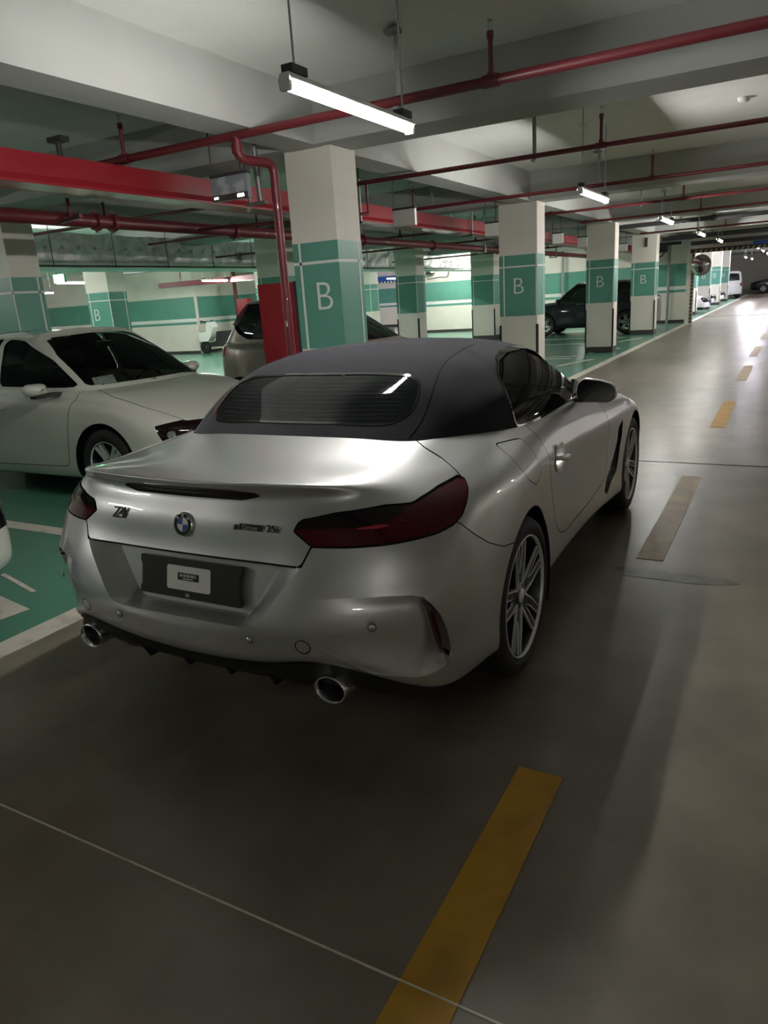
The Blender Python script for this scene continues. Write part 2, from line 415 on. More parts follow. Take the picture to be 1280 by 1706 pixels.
# ---------- roadster shape tables: columns run round half the plan from rear centre to front centre ----------
ROAD = [
 # hem in      hem          low           mid           upper-low      upper         below lip     under lip     edge          inside        deck          top base
 [(0,.09,.365),(0,.035,.385),(0,.0,.48),  (0,-.012,.565),(0,.03,.68),  (0,.070,.78), (0,.092,.88), (0,.124,.960),(0,.084,1.004),(0,.128,1.013),(0,.42,1.024),(0,.69,1.046)],
 [(.3,.10,.38),(.3,.04,.400),(.3,.005,.49),(.3,-.006,.57),(.3,.036,.685),(.3,.075,.785),(.3,.097,.885),(.3,.134,.963),(.3,.096,1.007),(.3,.142,1.014),(.3,.43,1.018),(.31,.715,1.040)],
 [(.55,.12,.415),(.55,.055,.435),(.55,.03,.51),(.55,.026,.59),(.55,.055,.70),(.55,.10,.80),(.55,.135,.895),(.55,.176,.964),(.55,.160,1.002),(.54,.210,1.007),(.53,.475,1.003),(.53,.770,1.024)],
 [(.76,.23,.325),(.785,.185,.338),(.79,.175,.48),(.79,.145,.62),(.78,.175,.71),(.77,.215,.81),(.755,.27,.89),(.735,.315,.935),(.71,.35,.965),(.675,.395,.980),(.64,.57,.994),(.62,.86,1.02)],
 [(.84,.32,.285),(.87,.29,.298),(.878,.28,.46),(.888,.255,.62),(.888,.30,.71),(.882,.36,.81),(.868,.42,.87),(.845,.46,.91),(.815,.49,.937),(.78,.53,.957),(.73,.71,.98),(.69,1.0,1.010)],
 [(.86,.50,.26),(.912,.50,.275),(.922,.50,.42),(.928,.52,.58),(.932,.55,.70),(.925,.58,.80),(.912,.62,.865),(.890,.65,.905),(.862,.68,.932),(.83,.71,.952),(.785,.85,.975),(.745,1.12,1.000)],
 [(.86,1.0,.23),(.915,1.0,.24),(.925,1.0,.38),(.930,1.0,.54),(.934,1.0,.67),(.934,1.0,.78),(.926,1.01,.855),(.902,1.03,.895),(.876,1.05,.925),(.850,1.08,.945),(.815,1.18,.965),(.785,1.30,.985)],
 [(.83,1.45,.24),(.880,1.45,.25),(.896,1.45,.36),(.898,1.45,.50),(.898,1.45,.63),(.900,1.45,.74),(.902,1.45,.83),(.885,1.45,.87),(.868,1.45,.905),(.850,1.45,.932),(.828,1.455,.955),(.805,1.46,.975)],
 [(.82,2.0,.24),(.870,2.0,.25),(.882,2.0,.36),(.882,2.0,.50),(.882,2.0,.61),(.885,2.0,.71),(.888,2.0,.80),(.872,2.0,.84),(.857,2.0,.88),(.840,2.0,.91),(.820,2.0,.945),(.798,2.0,.966)],
 [(.83,2.6,.23),(.878,2.6,.24),(.886,2.6,.35),(.884,2.6,.48),(.884,2.6,.58),(.890,2.6,.67),(.897,2.6,.76),(.885,2.6,.80),(.868,2.6,.84),(.848,2.6,.875),(.812,2.6,.92),(.768,2.6,.955)],
 [(.85,3.0,.21),(.898,3.0,.22),(.905,3.0,.34),(.908,3.0,.47),(.910,3.0,.57),(.912,3.0,.66),(.912,3.0,.745),(.90,3.0,.785),(.88,2.99,.825),(.85,2.97,.86),(.79,2.9,.91),(.70,2.78,.95)],
 [(.86,3.48,.19),(.905,3.48,.20),(.912,3.48,.32),(.916,3.48,.45),(.918,3.48,.55),(.918,3.48,.64),(.914,3.48,.725),(.90,3.48,.765),(.875,3.47,.80),(.83,3.45,.83),(.69,3.3,.885),(.55,2.90,.952)],
 [(.80,3.90,.18),(.85,3.92,.19),(.87,3.92,.31),(.875,3.92,.43),(.875,3.92,.52),(.872,3.91,.59),(.865,3.9,.655),(.85,3.89,.69),(.82,3.87,.715),(.77,3.85,.74),(.54,3.6,.84),(.36,2.95,.957)],
 [(.62,4.10,.17),(.67,4.15,.18),(.70,4.15,.29),(.70,4.15,.40),(.69,4.14,.48),(.68,4.13,.54),(.67,4.11,.60),(.65,4.09,.63),(.62,4.07,.655),(.56,4.02,.68),(.36,3.72,.80),(.2,2.98,.96)],
 [(.32,4.22,.17),(.35,4.27,.18),(.36,4.28,.29),(.36,4.29,.40),(.35,4.28,.47),(.35,4.27,.53),(.345,4.25,.58),(.34,4.22,.61),(.32,4.19,.635),(.30,4.13,.66),(.18,3.76,.79),(.1,2.99,.96)],
 [(0,4.25,.17),(0,4.30,.18),(0,4.315,.29),(0,4.324,.40),(0,4.315,.47),(0,4.30,.53),(0,4.28,.575),(0,4.25,.605),(0,4.22,.63),(0,4.16,.655),(0,3.78,.79),(0,3.0,.96)],
]
CANOPY = [
[(0.000,0.735,1.015),(0.000,0.795,1.102),(0.000,1.010,1.222),(0.000,1.220,1.301),(0.000,1.450,1.337),(0.000,1.550,1.344)],
[(0.310,0.745,1.017),(0.305,0.822,1.100),(0.290,1.020,1.220),(0.270,1.240,1.298),(0.160,1.460,1.334),(0.000,1.600,1.344)],
[(0.530,0.775,1.020),(0.510,0.860,1.087),(0.465,1.035,1.213),(0.420,1.260,1.290),(0.250,1.480,1.331),(0.000,1.680,1.344)],
[(0.620,0.860,1.020),(0.600,0.930,1.085),(0.550,1.080,1.195),(0.500,1.300,1.276),(0.300,1.500,1.326),(0.000,1.740,1.343)],
[(0.690,1.000,1.015),(0.670,1.050,1.080),(0.610,1.170,1.185),(0.550,1.360,1.268),(0.350,1.520,1.322),(0.000,1.800,1.342)],
[(0.745,1.120,1.008),(0.717,1.160,1.080),(0.655,1.260,1.180),(0.580,1.420,1.264),(0.380,1.560,1.321),(0.000,1.850,1.341)],
[(0.785,1.300,0.992),(0.757,1.330,1.080),(0.685,1.400,1.185),(0.600,1.500,1.270),(0.400,1.600,1.322),(0.000,1.900,1.340)],
[(0.805,1.460,0.975),(0.777,1.480,1.060),(0.700,1.550,1.190),(0.610,1.620,1.274),(0.400,1.720,1.322),(0.000,1.950,1.338)],
[(0.798,2.000,0.966),(0.778,2.000,1.050),(0.715,1.980,1.170),(0.635,1.970,1.261),(0.400,2.000,1.314),(0.000,2.050,1.333)],
[(0.768,2.600,0.955),(0.755,2.480,1.010),(0.690,2.270,1.125),(0.615,2.100,1.250),(0.400,2.120,1.302),(0.000,2.150,1.328)],
[(0.700,2.780,0.950),(0.685,2.660,1.000),(0.635,2.400,1.125),(0.575,2.180,1.246),(0.380,2.190,1.289),(0.000,2.200,1.317)],
[(0.550,2.900,0.952),(0.540,2.780,1.000),(0.500,2.500,1.130),(0.450,2.250,1.254),(0.300,2.240,1.292),(0.000,2.250,1.314)],
[(0.360,2.950,0.957),(0.350,2.830,1.000),(0.320,2.540,1.140),(0.280,2.280,1.264),(0.200,2.260,1.297),(0.000,2.270,1.310)],
[(0.200,2.980,0.960),(0.190,2.860,1.000),(0.180,2.560,1.140),(0.160,2.300,1.269),(0.100,2.280,1.295),(0.000,2.285,1.307)],
[(0.100,2.990,0.960),(0.095,2.870,1.000),(0.090,2.570,1.140),(0.080,2.310,1.270),(0.050,2.295,1.294),(0.000,2.295,1.305)],
[(0.000,3.000,0.960),(0.000,2.875,1.000),(0.000,2.575,1.140),(0.000,2.315,1.271),(0.000,2.305,1.293),(0.000,2.300,1.304)],
]
for _r, _c in zip(ROAD, CANOPY): _c[0] = _r[11]
def road_sheets():
    body = Sheet(ROAD, [18,16,16,14,14,20,18,18,18,12,14,10,8,8,8], [3,6,6,7,7,7,6,5,5,10,8], smooth=3)
    top = Sheet(CANOPY, [14,12,10,10,10,10,10,14,16,10,10,8,6,6,6], [6,10,10,10,10], smooth=3, groups='fabric')
    return body, top
# ================= SILVER ROADSTER =================
def S01(t): t = np.clip(t, 0, 1); return t*t*(3-2*t)
def arch_fn(yc, zc, r):
    def fn(V):
        d = np.hypot(V[:, 1]-yc, V[:, 2]-zc)-r
        return np.where((V[:, 0] > .3) & (V[:, 2] < zc+r+.2), d, np.abs(d)+.05)
    return fn
def arch_flare(sh, yc, zc, r, amp=.012):
    for i, (v, n) in enumerate(zip(sh.V, sh.N)):
        if v[0] > .3 and abs(v[1]-yc) < r+.2:
            d = math.hypot(v[1]-yc, v[2]-zc)-r
            if -.05 < d < .16 and v[2] < zc+r+.1:
                k = amp*math.exp(-(max(d, 0)/.045)**2)*(1 if v[2] > .25 else .6); sh.V[i] = (v[0]+k*n[0], v[1]+k*n[1]*.2, v[2]+k*n[2]*.2)
def offs(d): return lambda V, N: N*d
def wheel(name, parent, x, y, z, R, W, rim, side, style, **k):
    """a wheel whose outer face looks along +x (side 1) or -x (side -1)"""
    o = MB().mat('rubber').lathe([(rim-.004, -.012), (rim+.012, 0), (R-.055, .006), (R-.02, -.004), (R-.004, -.03), (R, -.06), (R, -W+.06), (R-.004, -W+.03), (R-.03, -W), (rim, -W+.01)], (0, 0, 0), n=56).build(name, parent, (x, y, z), **k)
    if side < 0: o.rotation_euler = (0, 0, math.pi)
    a = MB().mat('satin_black').lathe([(rim-.006, -.012), (rim-.02, -.05), (rim-.03, -W+.03)], (0, 0, 0), n=56)
    a.mat('machined').lathe([(rim-.008, -.014), (rim-.007, -.003), (rim-.001, .000), (rim, -.006)], (0, 0, 0), n=72)
    a.build('rim', o)
    MB().mat('steel').lathe([(.05, -.10), (.17, -.10), (.17, -.125), (.05, -.125)], (0, 0, 0), n=40).build('brake_disc', o)
    def arm(mb, pts, w0, w1, x0, x1, dx=-.05):
        # tapered bar through polar points (radius, angle); front face at x0 (hub) .. x1 (rim)
        n = len(pts); L = []; Rr = []
        P = [np.array((r*math.cos(t), r*math.sin(t))) for r, t in pts]
        for i, p in enumerate(P):
            d = P[min(i+1, n-1)]-P[max(i-1, 0)]; d /= np.linalg.norm(d); q = np.array((-d[1], d[0])); w = (w0+(w1-w0)*i/(n-1))/2
            xx = x0+(x1-x0)*i/(n-1); L.append((xx, *(p+q*w))); Rr.append((xx, *(p-q*w)))
        V = L+Rr+[(a+dx, b, c) for a, b, c in L+Rr]; F = []
        for i in range(n-1):
            F += [(i, n+i, n+i+1, i+1), (2*n+i, 2*n+i+1, 3*n+i+1, 3*n+i), (i, i+1, 2*n+i+1, 2*n+i), (n+i, 3*n+i, 3*n+i+1, n+i+1)]
        F += [(0, 2*n, 3*n, n), (n-1, 2*n-1, 4*n-1, 3*n-1)]
        mb.add(V, F)
    D = math.radians; r1 = rim-.014
    for i in range(5):
        ph = D(90+72*i+(8 if y < 2 else 30)); mb = MB()
        if style == 'sport':
            mb.mat('satin_black')
            for s in (-1, 1):
                arm(mb, [(.03, ph+s*D(8)), (.11, ph+s*D(13)), (.15, ph+s*D(11)), (r1, ph+s*D(10))], .040, .022, -.030, -.012)
            mb.mat('machined')
            for s in (-1, 1):
                arm(mb, [(.052, ph+s*D(35)), (.118, ph+s*D(21)), (r1, ph+s*D(13.5))], .012, .0045, -.024, -.008, -.01)
                arm(mb, [(.105, ph+s*D(3)), (.14, ph+s*D(5.5)), (r1, ph+s*D(6))], .004, .0035, -.024, -.008, -.008)
        else:
            mb.mat('steel' if style == 'plain' else 'machined')
            for s in (-1, 1):
                arm(mb, [(.03, ph+s*D(10)), (.12, ph+s*D(9)), (r1, ph+s*D(9))], .04, .035, -.028, -.010, -.03)
        mb.build('spoke', o)
    hb = MB().mat('gloss_black').lathe([(0, -.022), (.05, -.024), (.062, -.03), (.066, -.07)], (0, 0, 0), n=32)
    hb.mat('machined').lathe([(0, -.017), (.028, -.018), (.031, -.024)], (0, 0, 0), n=24); hb.build('hub_cap', o)
    return o
def wheel_well(parent, y, z, r, x0, x1, side, name='wheel_well'):
    V = []; F = []; n = 28
    for k in range(n+1):
        t = math.radians(-25+230*k/n); c, s = math.cos(t)*r, math.sin(t)*r
        V += [(x1*side, y+c, z+s), (x0*side, y+c, z+s)]
    for k in range(n): F.append((2*k, 2*k+1, 2*k+3, 2*k+2))
    V.append((x0*side, y, z)); m = len(V)-1
    for k in range(n): F.append((2*k+1, m, 2*k+3))
    V2 = [(x0*side, y-r*.9, z-r*.42), (x0*side, y+r*.9, z-r*.42)]
    MB().mat('satin_black').add(V, F).build(name, parent)
def prod_poly(q, y0, y1, m, name, parent, **k): return MB().mat(m).prism(q, y0, y1, ax=1).build(name, parent, **k)
def seat(parent, x, y, z0, m='seat', face=1, h=.62):
    """cushion, backrest and headrest of one front seat"""
    o = MB().mat(m).prism([(y-.24, z0), (y+.26, z0), (y+.28, z0+.12), (y+.2, z0+.16), (y-.24, z0+.11)], x-.25, x+.25, ax=0).build('seat', parent)
    q = [(y-.24, z0+.08), (y-.10, z0+.08), (y-.20, z0+h*.6), (y-.30, z0+h), (y-.37, z0+h), (y-.36, z0+h*.55)]
    b = MB().mat(m).prism(q, x-.24, x+.24, ax=0, smooth=False); b.build('backrest', o)
    MB().mat(m).prism([(y-.31, z0+h+.03), (y-.38, z0+h+.04), (y-.40, z0+h+.19), (y-.33, z0+h+.20), (y-.29, z0+h+.12)], x-.12, x+.12, ax=0).tube([(x-.05, y-.34, z0+h-.02), (x-.05, y-.34, z0+h+.06)], .008, 6).tube([(x+.05, y-.34, z0+h-.02), (x+.05, y-.34, z0+h+.06)], .008, 6).build('headrest', o)
    return o
def steering_wheel(parent, x, y, z):
    mb = MB().mat('satin_black'); R = .185; c, s = math.cos(math.radians(25)), math.sin(math.radians(25))
    pts = [(x+R*math.cos(t), y-R*math.sin(t)*s*-1, z+R*math.sin(t)*c) for t in np.linspace(0, 2*math.pi, 25)]
    mb.tube(pts, .014, 8, caps=False); mb.box((x-R, y-.01, z-.02), (x+R, y+.02, z+.02)); mb.box((x-.06, y-.01, z-.06), (x+.06, y+.04, z+.05)); mb.box((x-.02, y, z-.17), (x+.02, y+.02, z)); mb.tube([(x, y, z), (x, y+.4, z-.12)], .03, 8)
    mb.build('steering_wheel', parent)
def roadster():
    car = empty('car', (-1.782, 1.647, 0), .012, label='silver soft-top roadster with black canvas roof parked in the grey aisle', cat='car')
    B, T = road_sheets()
    RW = (1.01, .338, .378); FW = (3.48, .335, .374)
    arch_flare(B, *RW, amp=.008); arch_flare(B, *FW, amp=.010)
    B.split('body', arch_fn(*RW), 'void'); B.split('body', arch_fn(*FW), 'void'); B.g.pop('void')
    # ---- tail lamp
    LP = [(.550, .864), (.584, .897), (.736, .917), (.953, .925), (1.09, .918), (1.135, .926), (1.254, .941), (1.405, .948), (1.43, .938), (1.422, .918), (1.380, .887), (1.328, .856), (1.262, .838), (1.174, .828), (1.052, .823), (.914, .819), (.761, .818), (.613, .820)]
    back = lambda V: V[:, 1] < 1.2
    B.seam('body', sdist(LP, pr_turn, clip=back), .007, gap='gap', inside='lamp')
    B.split('lamp', sdist([(.50, .885), (.545, .866), (.62, .874), (.80, .873), (.965, .884), (1.03, .90), (1.07, .96), (.50, .96)], pr_turn), 'lamp_top')
    B.split('lamp', sdist([(.80, .866), (.90, .8645), (1.035, .877), (1.035, .881), (.94, .876), (.80, .871)], pr_turn), 'lamp_bar')
    # ---- boot lid
    LID = [(-.1, .755), (.555, .757), (.613, .821), (.8, .85), (1.1, .88), (1.418, .945), (1.405, .982), (1.355, 1.012), (1.36, 1.3), (-.1, 1.3)]
    B.seam('body', sdist(LID, pr_turn, clip=lambda V: (V[:, 1] < .85)), .006, gap='gap', inside='lid')
    BMP = [(-.1, .1), (-.1, .80), (.56, .80), (.62, .84), (.914, .84), (1.26, .85), (1.304, .835), (1.383, .784), (1.496, .722), (1.635, .665), (1.8, .64), (1.8, .1)]
    B.seam('body', sdist(BMP, pr_turn, clip=back), .004, gap='gap', inside='bumper')
    # ---- door, fuel flap, bonnet, side vent
    fwd = lambda V: V[:, 0] > .45
    DOOR = round_poly([(1.385, 1.1), (1.415, .90), (1.468, .72), (1.585, .47), (1.66, .405), (1.80, .368), (2.30, .372), (2.66, .40), (2.74, .50), (2.76, .72), (2.72, .85), (2.66, 1.1)], .04)
    B.seam('body', sdist(DOOR, pr_side, clip=fwd), .005, gap='gap', inside='door')
    FL = round_poly([(1.00, .975), (1.24, .955), (1.245, .79), (1.16, .775), (1.03, .83), (.975, .90)], .03)
    B.seam('body', sdist(FL, pr_side, clip=fwd), .0035, gap='gap', inside='flap')
    HD = [(-.1, 2.90), (.42, 2.88), (.62, 2.80), (.72, 3.1), (.74, 3.5), (.66, 3.9), (.45, 4.15), (-.1, 4.25)]
    B.seam('body', sdist(HD, pr_deck, clip=lambda V: V[:, 2] > .58), .005, gap='gap', inside='hood')
    VT = [(3.105, .715), (2.99, .68), (2.97, .60), (2.88, .50), (2.76, .42), (2.70, .33), (2.775, .30), (2.86, .36), (2.99, .40), (3.06, .55), (3.10, .62)]
    B.split('body', sdist(VT, pr_side, clip=fwd), 'vent'); B.split('door', sdist(VT, pr_side, clip=fwd), 'vent')
    HL = [(3.75, .60), (3.98, .52), (4.2, .50), (4.24, .56), (4.1, .61), (3.9, .66)]
    B.split('body', sdist(HL, pr_side, clip=lambda V: V[:, 0] > .40), 'headlight')
    GR = round_poly([(.05, .34), (.40, .36), (.44, .46), (.38, .53), (.08, .53), (.03, .44)], .05)
    B.split('body', sdist(GR, pr_rear, clip=lambda V: V[:, 1] > 4.1), 'grille')
    # ---- rear bumper details
    RO = round_poly([(-.5, .9), (.49, .9), (.487, .757), (.335, .566), (.30, .551), (-.5, .551)], .03)
    f_out = sdist(RO, pr_rear, clip=lambda V: V[:, 1] < .3)
    B.split('bumper', f_out, 'recess')
    RI = round_poly([(-.5, .9), (.42, .9), (.362, .725), (.262, .570), (.235, .558), (-.5, .558)], .03)
    f_in = sdist(RI, pr_rear)
    B.split('recess', f_in, 'floorpan', 'recess_wall')
    def rec(V, N):
        yf = .108-(.711-V[:, 2])*.216; do = np.maximum(-f_out(V), 0); di = np.maximum(f_in(V), 0)
        w = do/(do+di+1e-6); D = np.zeros_like(V); D[:, 1] = (yf-V[:, 1])*np.clip(w, 0, 1); return D
    # ---- air scoops at the bumper corners
    SC = [(.50, .655), (.60, .666), (.70, .671), (.876, .671), (1.0, .665), (1.045, .655), (1.085, .625), (1.131, .578), (1.165, .52), (1.190, .45), (1.196, .395), (1.172, .378), (1.02, .368), (.80, .40), (.60, .50), (.50, .56)]
    f_sc = sdist(SC, pr_turn, clip=back); B.split('bumper', f_sc, 'scoop')
    FG = [(1.052, .645), (1.085, .617), (1.131, .566), (1.163, .51), (1.186, .45), (1.190, .40), (1.165, .415), (1.135, .46), (1.10, .53), (1.075, .60)]
    B.split('scoop', sdist(FG, pr_turn), 'fog')
    def scd(V, N):
        a = V[:, 0]+V[:, 1]; z = V[:, 2]
        zt = np.interp(a, [.5, .70, 1.0, 1.06, 1.13, 1.2], [.655, .671, .665, .645, .578, .40])
        k = S01((a-.52)/.5)*np.exp(-np.maximum(zt-z, 0)/.16)*S01((z-.36)/.05)
        k = np.maximum(k, S01((a-.95)/.2)*S01((z-.375)/.03)*.8)
        D = -N*.046; D[:, 1] = np.maximum(D[:, 1], .008); return D*k[:, None]
    # ---- small round caps: parking sensors and tow cover
    def disc(x, z, r): return sdist([(x+r*math.cos(t), z+r*math.sin(t)) for t in np.linspace(0, 2*math.pi, 25)[:-1]], pr_rear, clip=lambda V: V[:, 1] < .5)
    B.seam('bumper', disc(.499, .507, .0255), .0035, gap='gap', inside='tow_cover')
    # ---- outputs
    surf('body_shell', B.mesh('body'), 'silver', car, both=True)
    surf('boot_lid', B.mesh('lid'), 'silver', car, both=True)
    bm = surf('rear_bumper', B.mesh('bumper'), 'silver', car, both=True)
    surf('plate_recess', B.mesh('floorpan', rec, wall=False), 'silver', bm, both=True)
    surf('recess_rim', B.mesh('recess_wall', rec, wall=False), 'silver', bm, both=True)
    surf('tow_cover', B.mesh('tow_cover'), 'silver', bm)
    # the far side has no tow cover: fill it flush
    surf('bumper_infill', B.mesh('tow_cover'), 'silver', bm, mirror=True)
    gp = B.mesh('gap', offs(-.006)); surf('panel_gap', gp, 'seam', car, both=True, kind='stuff')
    surf('bonnet', B.mesh('hood'), 'silver', car, both=True)
    surf('grille', B.mesh('grille', offs(-.02)), 'gloss_black', car, both=True)
    for mi in (False, True):
        s = -1 if mi else 1
        surf('door', B.mesh('door'), 'silver', car, mirror=mi)
        surf('fuel_flap' if not mi else 'fender_panel', B.mesh('flap'), 'silver', car, mirror=mi)
        surf('corner_scoop', B.mesh('scoop', scd), 'silver', bm, mirror=mi)
        surf('rear_reflector', B.mesh('fog', lambda V, N: scd(V, N)*.85), 'lens_red', bm, mirror=mi, label='dark red reflector')
        surf('side_vent', B.mesh('vent', offs(-.02)), 'gloss_black', car, mirror=mi)
        surf('headlight', B.mesh('headlight'), 'lens_clear', car, mirror=mi)
        tl = surf('tail_light', B.mesh('lamp', offs(.002), wall=False), 'lens_red', car, mirror=mi, label='dark red tail light')
        surf('smoked_lens', B.mesh('lamp_top', offs(.002), wall=False), 'lens_smoke', tl, mirror=mi)
        surf('light_guide_streak', B.mesh('lamp_bar', offs(.005)), 'light_guide_streak', tl, mirror=mi)
        # wheels and wells
        wheel('wheel', car, s*.925, 1.01, .338, .338, .25, .257, s, 'sport')
        wheel('wheel', car, s*.915, 3.48, .335, .335, .235, .250, s, 'sport')
        wheel_well(car, *RW[:2], RW[2]+.004, .58, .918, s); wheel_well(car, *FW[:2], FW[2]+.004, .58, .895, s)
    # ---- brake light slit under the lip
    # built as a slim proud lens lying on the lid
    SL = [(-.1, .9435), (.24, .9455), (.295, .957), (.316, .966), (.292, .9735), (.2, .980), (-.1, .9805)]
    B.g['lid2'] = list(B.g['lid']); B.split('lid2', sdist(SL, pr_rear, clip=lambda V: V[:, 1] < .3), 'slit')
    surf('high_brake_light', B.mesh('slit', offs(.0022)), 'lens_smoke', car, both=True, label='black high-level brake light')
    # ---- canvas top and glass
    RG = round_poly([(-.6, 1.088), (.20, 1.086), (.36, 1.078), (.445, 1.080), (.497, 1.112), (.495, 1.17), (.470, 1.215), (.40, 1.240), (.20, 1.249), (-.6, 1.249)], .02)
    T.split('fabric', lambda V: 2.10+.10*(np.abs(V[:, 0])/.6)**2*0-V[:, 1]+0*V[:, 2], 'front', 'fabric')
    fr = sdist(RG, pr_rear, clip=lambda V: V[:, 1] < 1.25)
    T.seam('fabric', fr, .007, gap='glass_seal', inside='rear_glass')
    SG = round_poly([(1.325, .99), (1.345, 1.10), (1.415, 1.195), (1.53, 1.25), (1.70, 1.270), (1.98, 1.266), (2.07, 1.235), (2.50, 1.035), (2.60, .975), (2.45, .968), (1.9, .975), (1.45, .985)], .03)
    f_sg = sdist(SG, pr_side, clip=lambda V: V[:, 0] > .45)
    T.split('fabric', lambda V: f_sg(V)-.014, 'sg'); T.split('front', lambda V: f_sg(V)-.014, 'sg')
    T.split('sg', lambda V: f_sg(V), 'side_glass', 'window_trim')
    WS = [(-.1, 2.35), (.30, 2.34), (.52, 2.32), (.60, 2.55), (.67, 2.74), (.5, 2.86), (.3, 2.92), (-.1, 2.97)]
    T.split('front', sdist(WS, pr_deck), 'windscreen')
    def flat_back(V, N): return N*-.004
    top = surf('soft_top', T.mesh('fabric'), 'fabric', car, both=True, label='black canvas roof')
    surf('windscreen_frame', T.mesh('front'), 'gloss_black', car, both=True)
    surf('windscreen', T.mesh('windscreen', flat_back), 'dark_glass', car, both=True)
    rg = surf('rear_window', T.mesh('rear_glass', offs(-.001), wall=False), M['rear_glass'], car, both=True, label='dark rear window with heating wires')
    surf('window_seal', T.mesh('glass_seal', offs(.002)), 'gloss_black', rg, both=True)
    for mi in (False, True):
        g = surf('side_window', fair(T.mesh('side_glass', flat_back, wall=False), 0, .002), 'mid_glass', car, mirror=mi)
        surf('window_trim', T.mesh('window_trim', offs(.003)), 'gloss_black', g, mirror=mi)
    # ---- stitched seam of the canvas
    for s in (-1, 1):
        pts = []
        for x, y, z in [(.533, .785, 1.033), (.545, .868, 1.078), (.538, .983, 1.155), (.502, 1.189, 1.253), (.476, 1.423, 1.294), (.461, 1.688, 1.312)]: pts.append((s*x, y, z))
        P = _interp(np.array(pts), 8); TV = np.array(T.V)*[s, 1, 1]; TN = np.array(T.N)*[s, 1, 1]; Q = []
        for p in P:
            j = int(np.argmin(((TV-p)**2).sum(1))); Q.append(p-TN[j]*((p-TV[j])@TN[j]-.0006))
        MB().mat('fabric').tube(Q, .0013, 6).build('roof_seam', top)
    # ---- dark cabin, seats
    cab = MB().mat('satin_black').prism([(-.70, .95), (-.70, 2.9), (.70, 2.9), (.70, .95)], .35, .50)
    cab.mat('satin_black').prism([(-.70, .98), (-.70, 1.22), (.70, 1.22), (.70, .98)], .5, .93); cab.prism([(-.68, 2.55), (-.60, 2.85), (.60, 2.85), (.68, 2.55)], .5, .93)
    cab.build('cabin', car)
    seat(car, .37, 1.72, .50, h=.42); seat(car, -.37, 1.72, .50, h=.42); steering_wheel(car, -.37, 2.3, .88)
    # ---- underbody and diffuser
    ub = MB().mat('black').prism([(-.60, .42), (-.45, .36), (.45, .36), (.60, .42), (.60, .62), (.62, 1.40), (.78, 1.46), (.78, 3.05), (.55, 3.1), (.55, 3.88), (.60, 4.1), (-.60, 4.1), (-.55, 3.88), (-.55, 3.1), (-.78, 3.05), (-.78, 1.46), (-.62, 1.40), (-.60, .62)], .19, .33)
    ub.build('underbody', car)
    hem = [(0, .045, .388), (.15, .045, .393), (.3, .05, .403), (.45, .055, .420), (.55, .065, .438), (.62, .085, .43), (.70, .13, .375), (.785, .195, .340), (.83, .245, .315), (.868, .30, .300)]
    low = [(0, .13, .285), (.15, .13, .287), (.3, .13, .292), (.42, .12, .30), (.50, .11, .325), (.62, .13, .325), (.70, .17, .30), (.77, .24, .275), (.81, .29, .262), (.84, .34, .25)]
    V = []; F = []
    for a, b in zip(hem, low):
        V += [a, (a[0], a[1]*.75+b[1]*.25+.0, a[2]-.012), ((a[0]+b[0])/2, (a[1]+b[1])/2-.02, (a[2]+b[2])/2), b, (b[0], b[1]+.25, b[2]+.01)]
    for i in range(len(hem)-1):
        for j in range(4): F.append((i*5+j, i*5+j+1, (i+1)*5+j+1, (i+1)*5+j))
    F = [f[::-1] for f in F]
    df = surf('diffuser', (V, F, None), 'black', car, both=True, label='black diffuser')
    for x in (-.30, -.10, .10, .30):
        MB().mat('black').prism([(.075, .34), (.105, .283), (.30, .275), (.30, .33)], x-.006, x+.006, ax=0).build('fin', df)
    for s in (-1, 1):
        e = MB().mat('chrome'); n = 40; pr = [(.046, .16), (.046, .02), (.050, .0), (.054, -.004), (.056, .004), (.056, .17)]
        e.lathe(pr, (0, 0, 0), axis=1, n=n); e.mat('satin_black').lathe([(.0, .10), (.045, .10)], (0, 0, 0), axis=1, n=n)
        o = e.build('exhaust_tip', car, (s*.562, .055, .345), label='chrome exhaust tip'); o.scale = (1.06, 1, .86)
    # ---- plate bracket and sticker
    tilt = math.atan2(.029, .133)
    Mx = Matrix.Translation((0, .080, .6505)) @ Matrix.Rotation(-tilt, 4, 'X')
    q = [(-.232, -.070), (.232, -.070), (.232, -.045), (.225, -.040), (.225, .038), (.232, .045), (.232, .070), (-.232, .070), (-.232, .045), (-.225, .038), (-.225, -.040), (-.232, -.045)]
    q = round_poly(q, .008, 3)
    hb = MB().mat('black').prism(q, -.012, 0.004, ax=1).xf(Mx); holder = hb.build('plate_bracket', car, label='black plate bracket')
    st = MB().mat('white').prism(round_poly([(-.100, -.040), (.100, -.040), (.100, .046), (-.100, .046)], .01), -.0155, -.011, ax=1).xf(Mx).build('sticker', holder, label='white card')
    lb = MB().mat('black').prism([(-.048, -.004), (.048, -.004), (.048, .022), (-.048, .022)], -.0172, -.0150, ax=1)
    lb.mat('white')
    for i in range(22):
        if i % 5 != 4: lb.box((-.038+i*.0034, -.0180, .008), (-.0362+i*.0034, -.0171, .018))
    for i in range(9): lb.box((-.024+i*.0055, -.0180, .000), (-.0205+i*.0055, -.0171, .004))
    lb.xf(Mx).build('barcode_label', holder)
    MB().mat('skin_grey').box((-.012, -.0165, -.062), (.006, -.012, -.050)).xf(Mx).build('screw_cover', holder)
    # ---- roundel: 82 mm badge
    tb = math.atan2(.022, .10)
    Mb = Matrix.Translation((0, .083, .853)) @ Matrix.Rotation(-tb, 4, 'X') @ Matrix.Rotation(math.pi/2, 4, 'X')   # local z looks back
    bd = MB().mat('chrome').lathe([(.0385, .006), (.041, .006), (.0425, .002), (.0425, -.004)], (0, 0, 0), axis=2, n=48)
    bd.mat('gloss_black').lathe([(.0255, .0055), (.0385, .0055)], (0, 0, 0), axis=2, n=48)
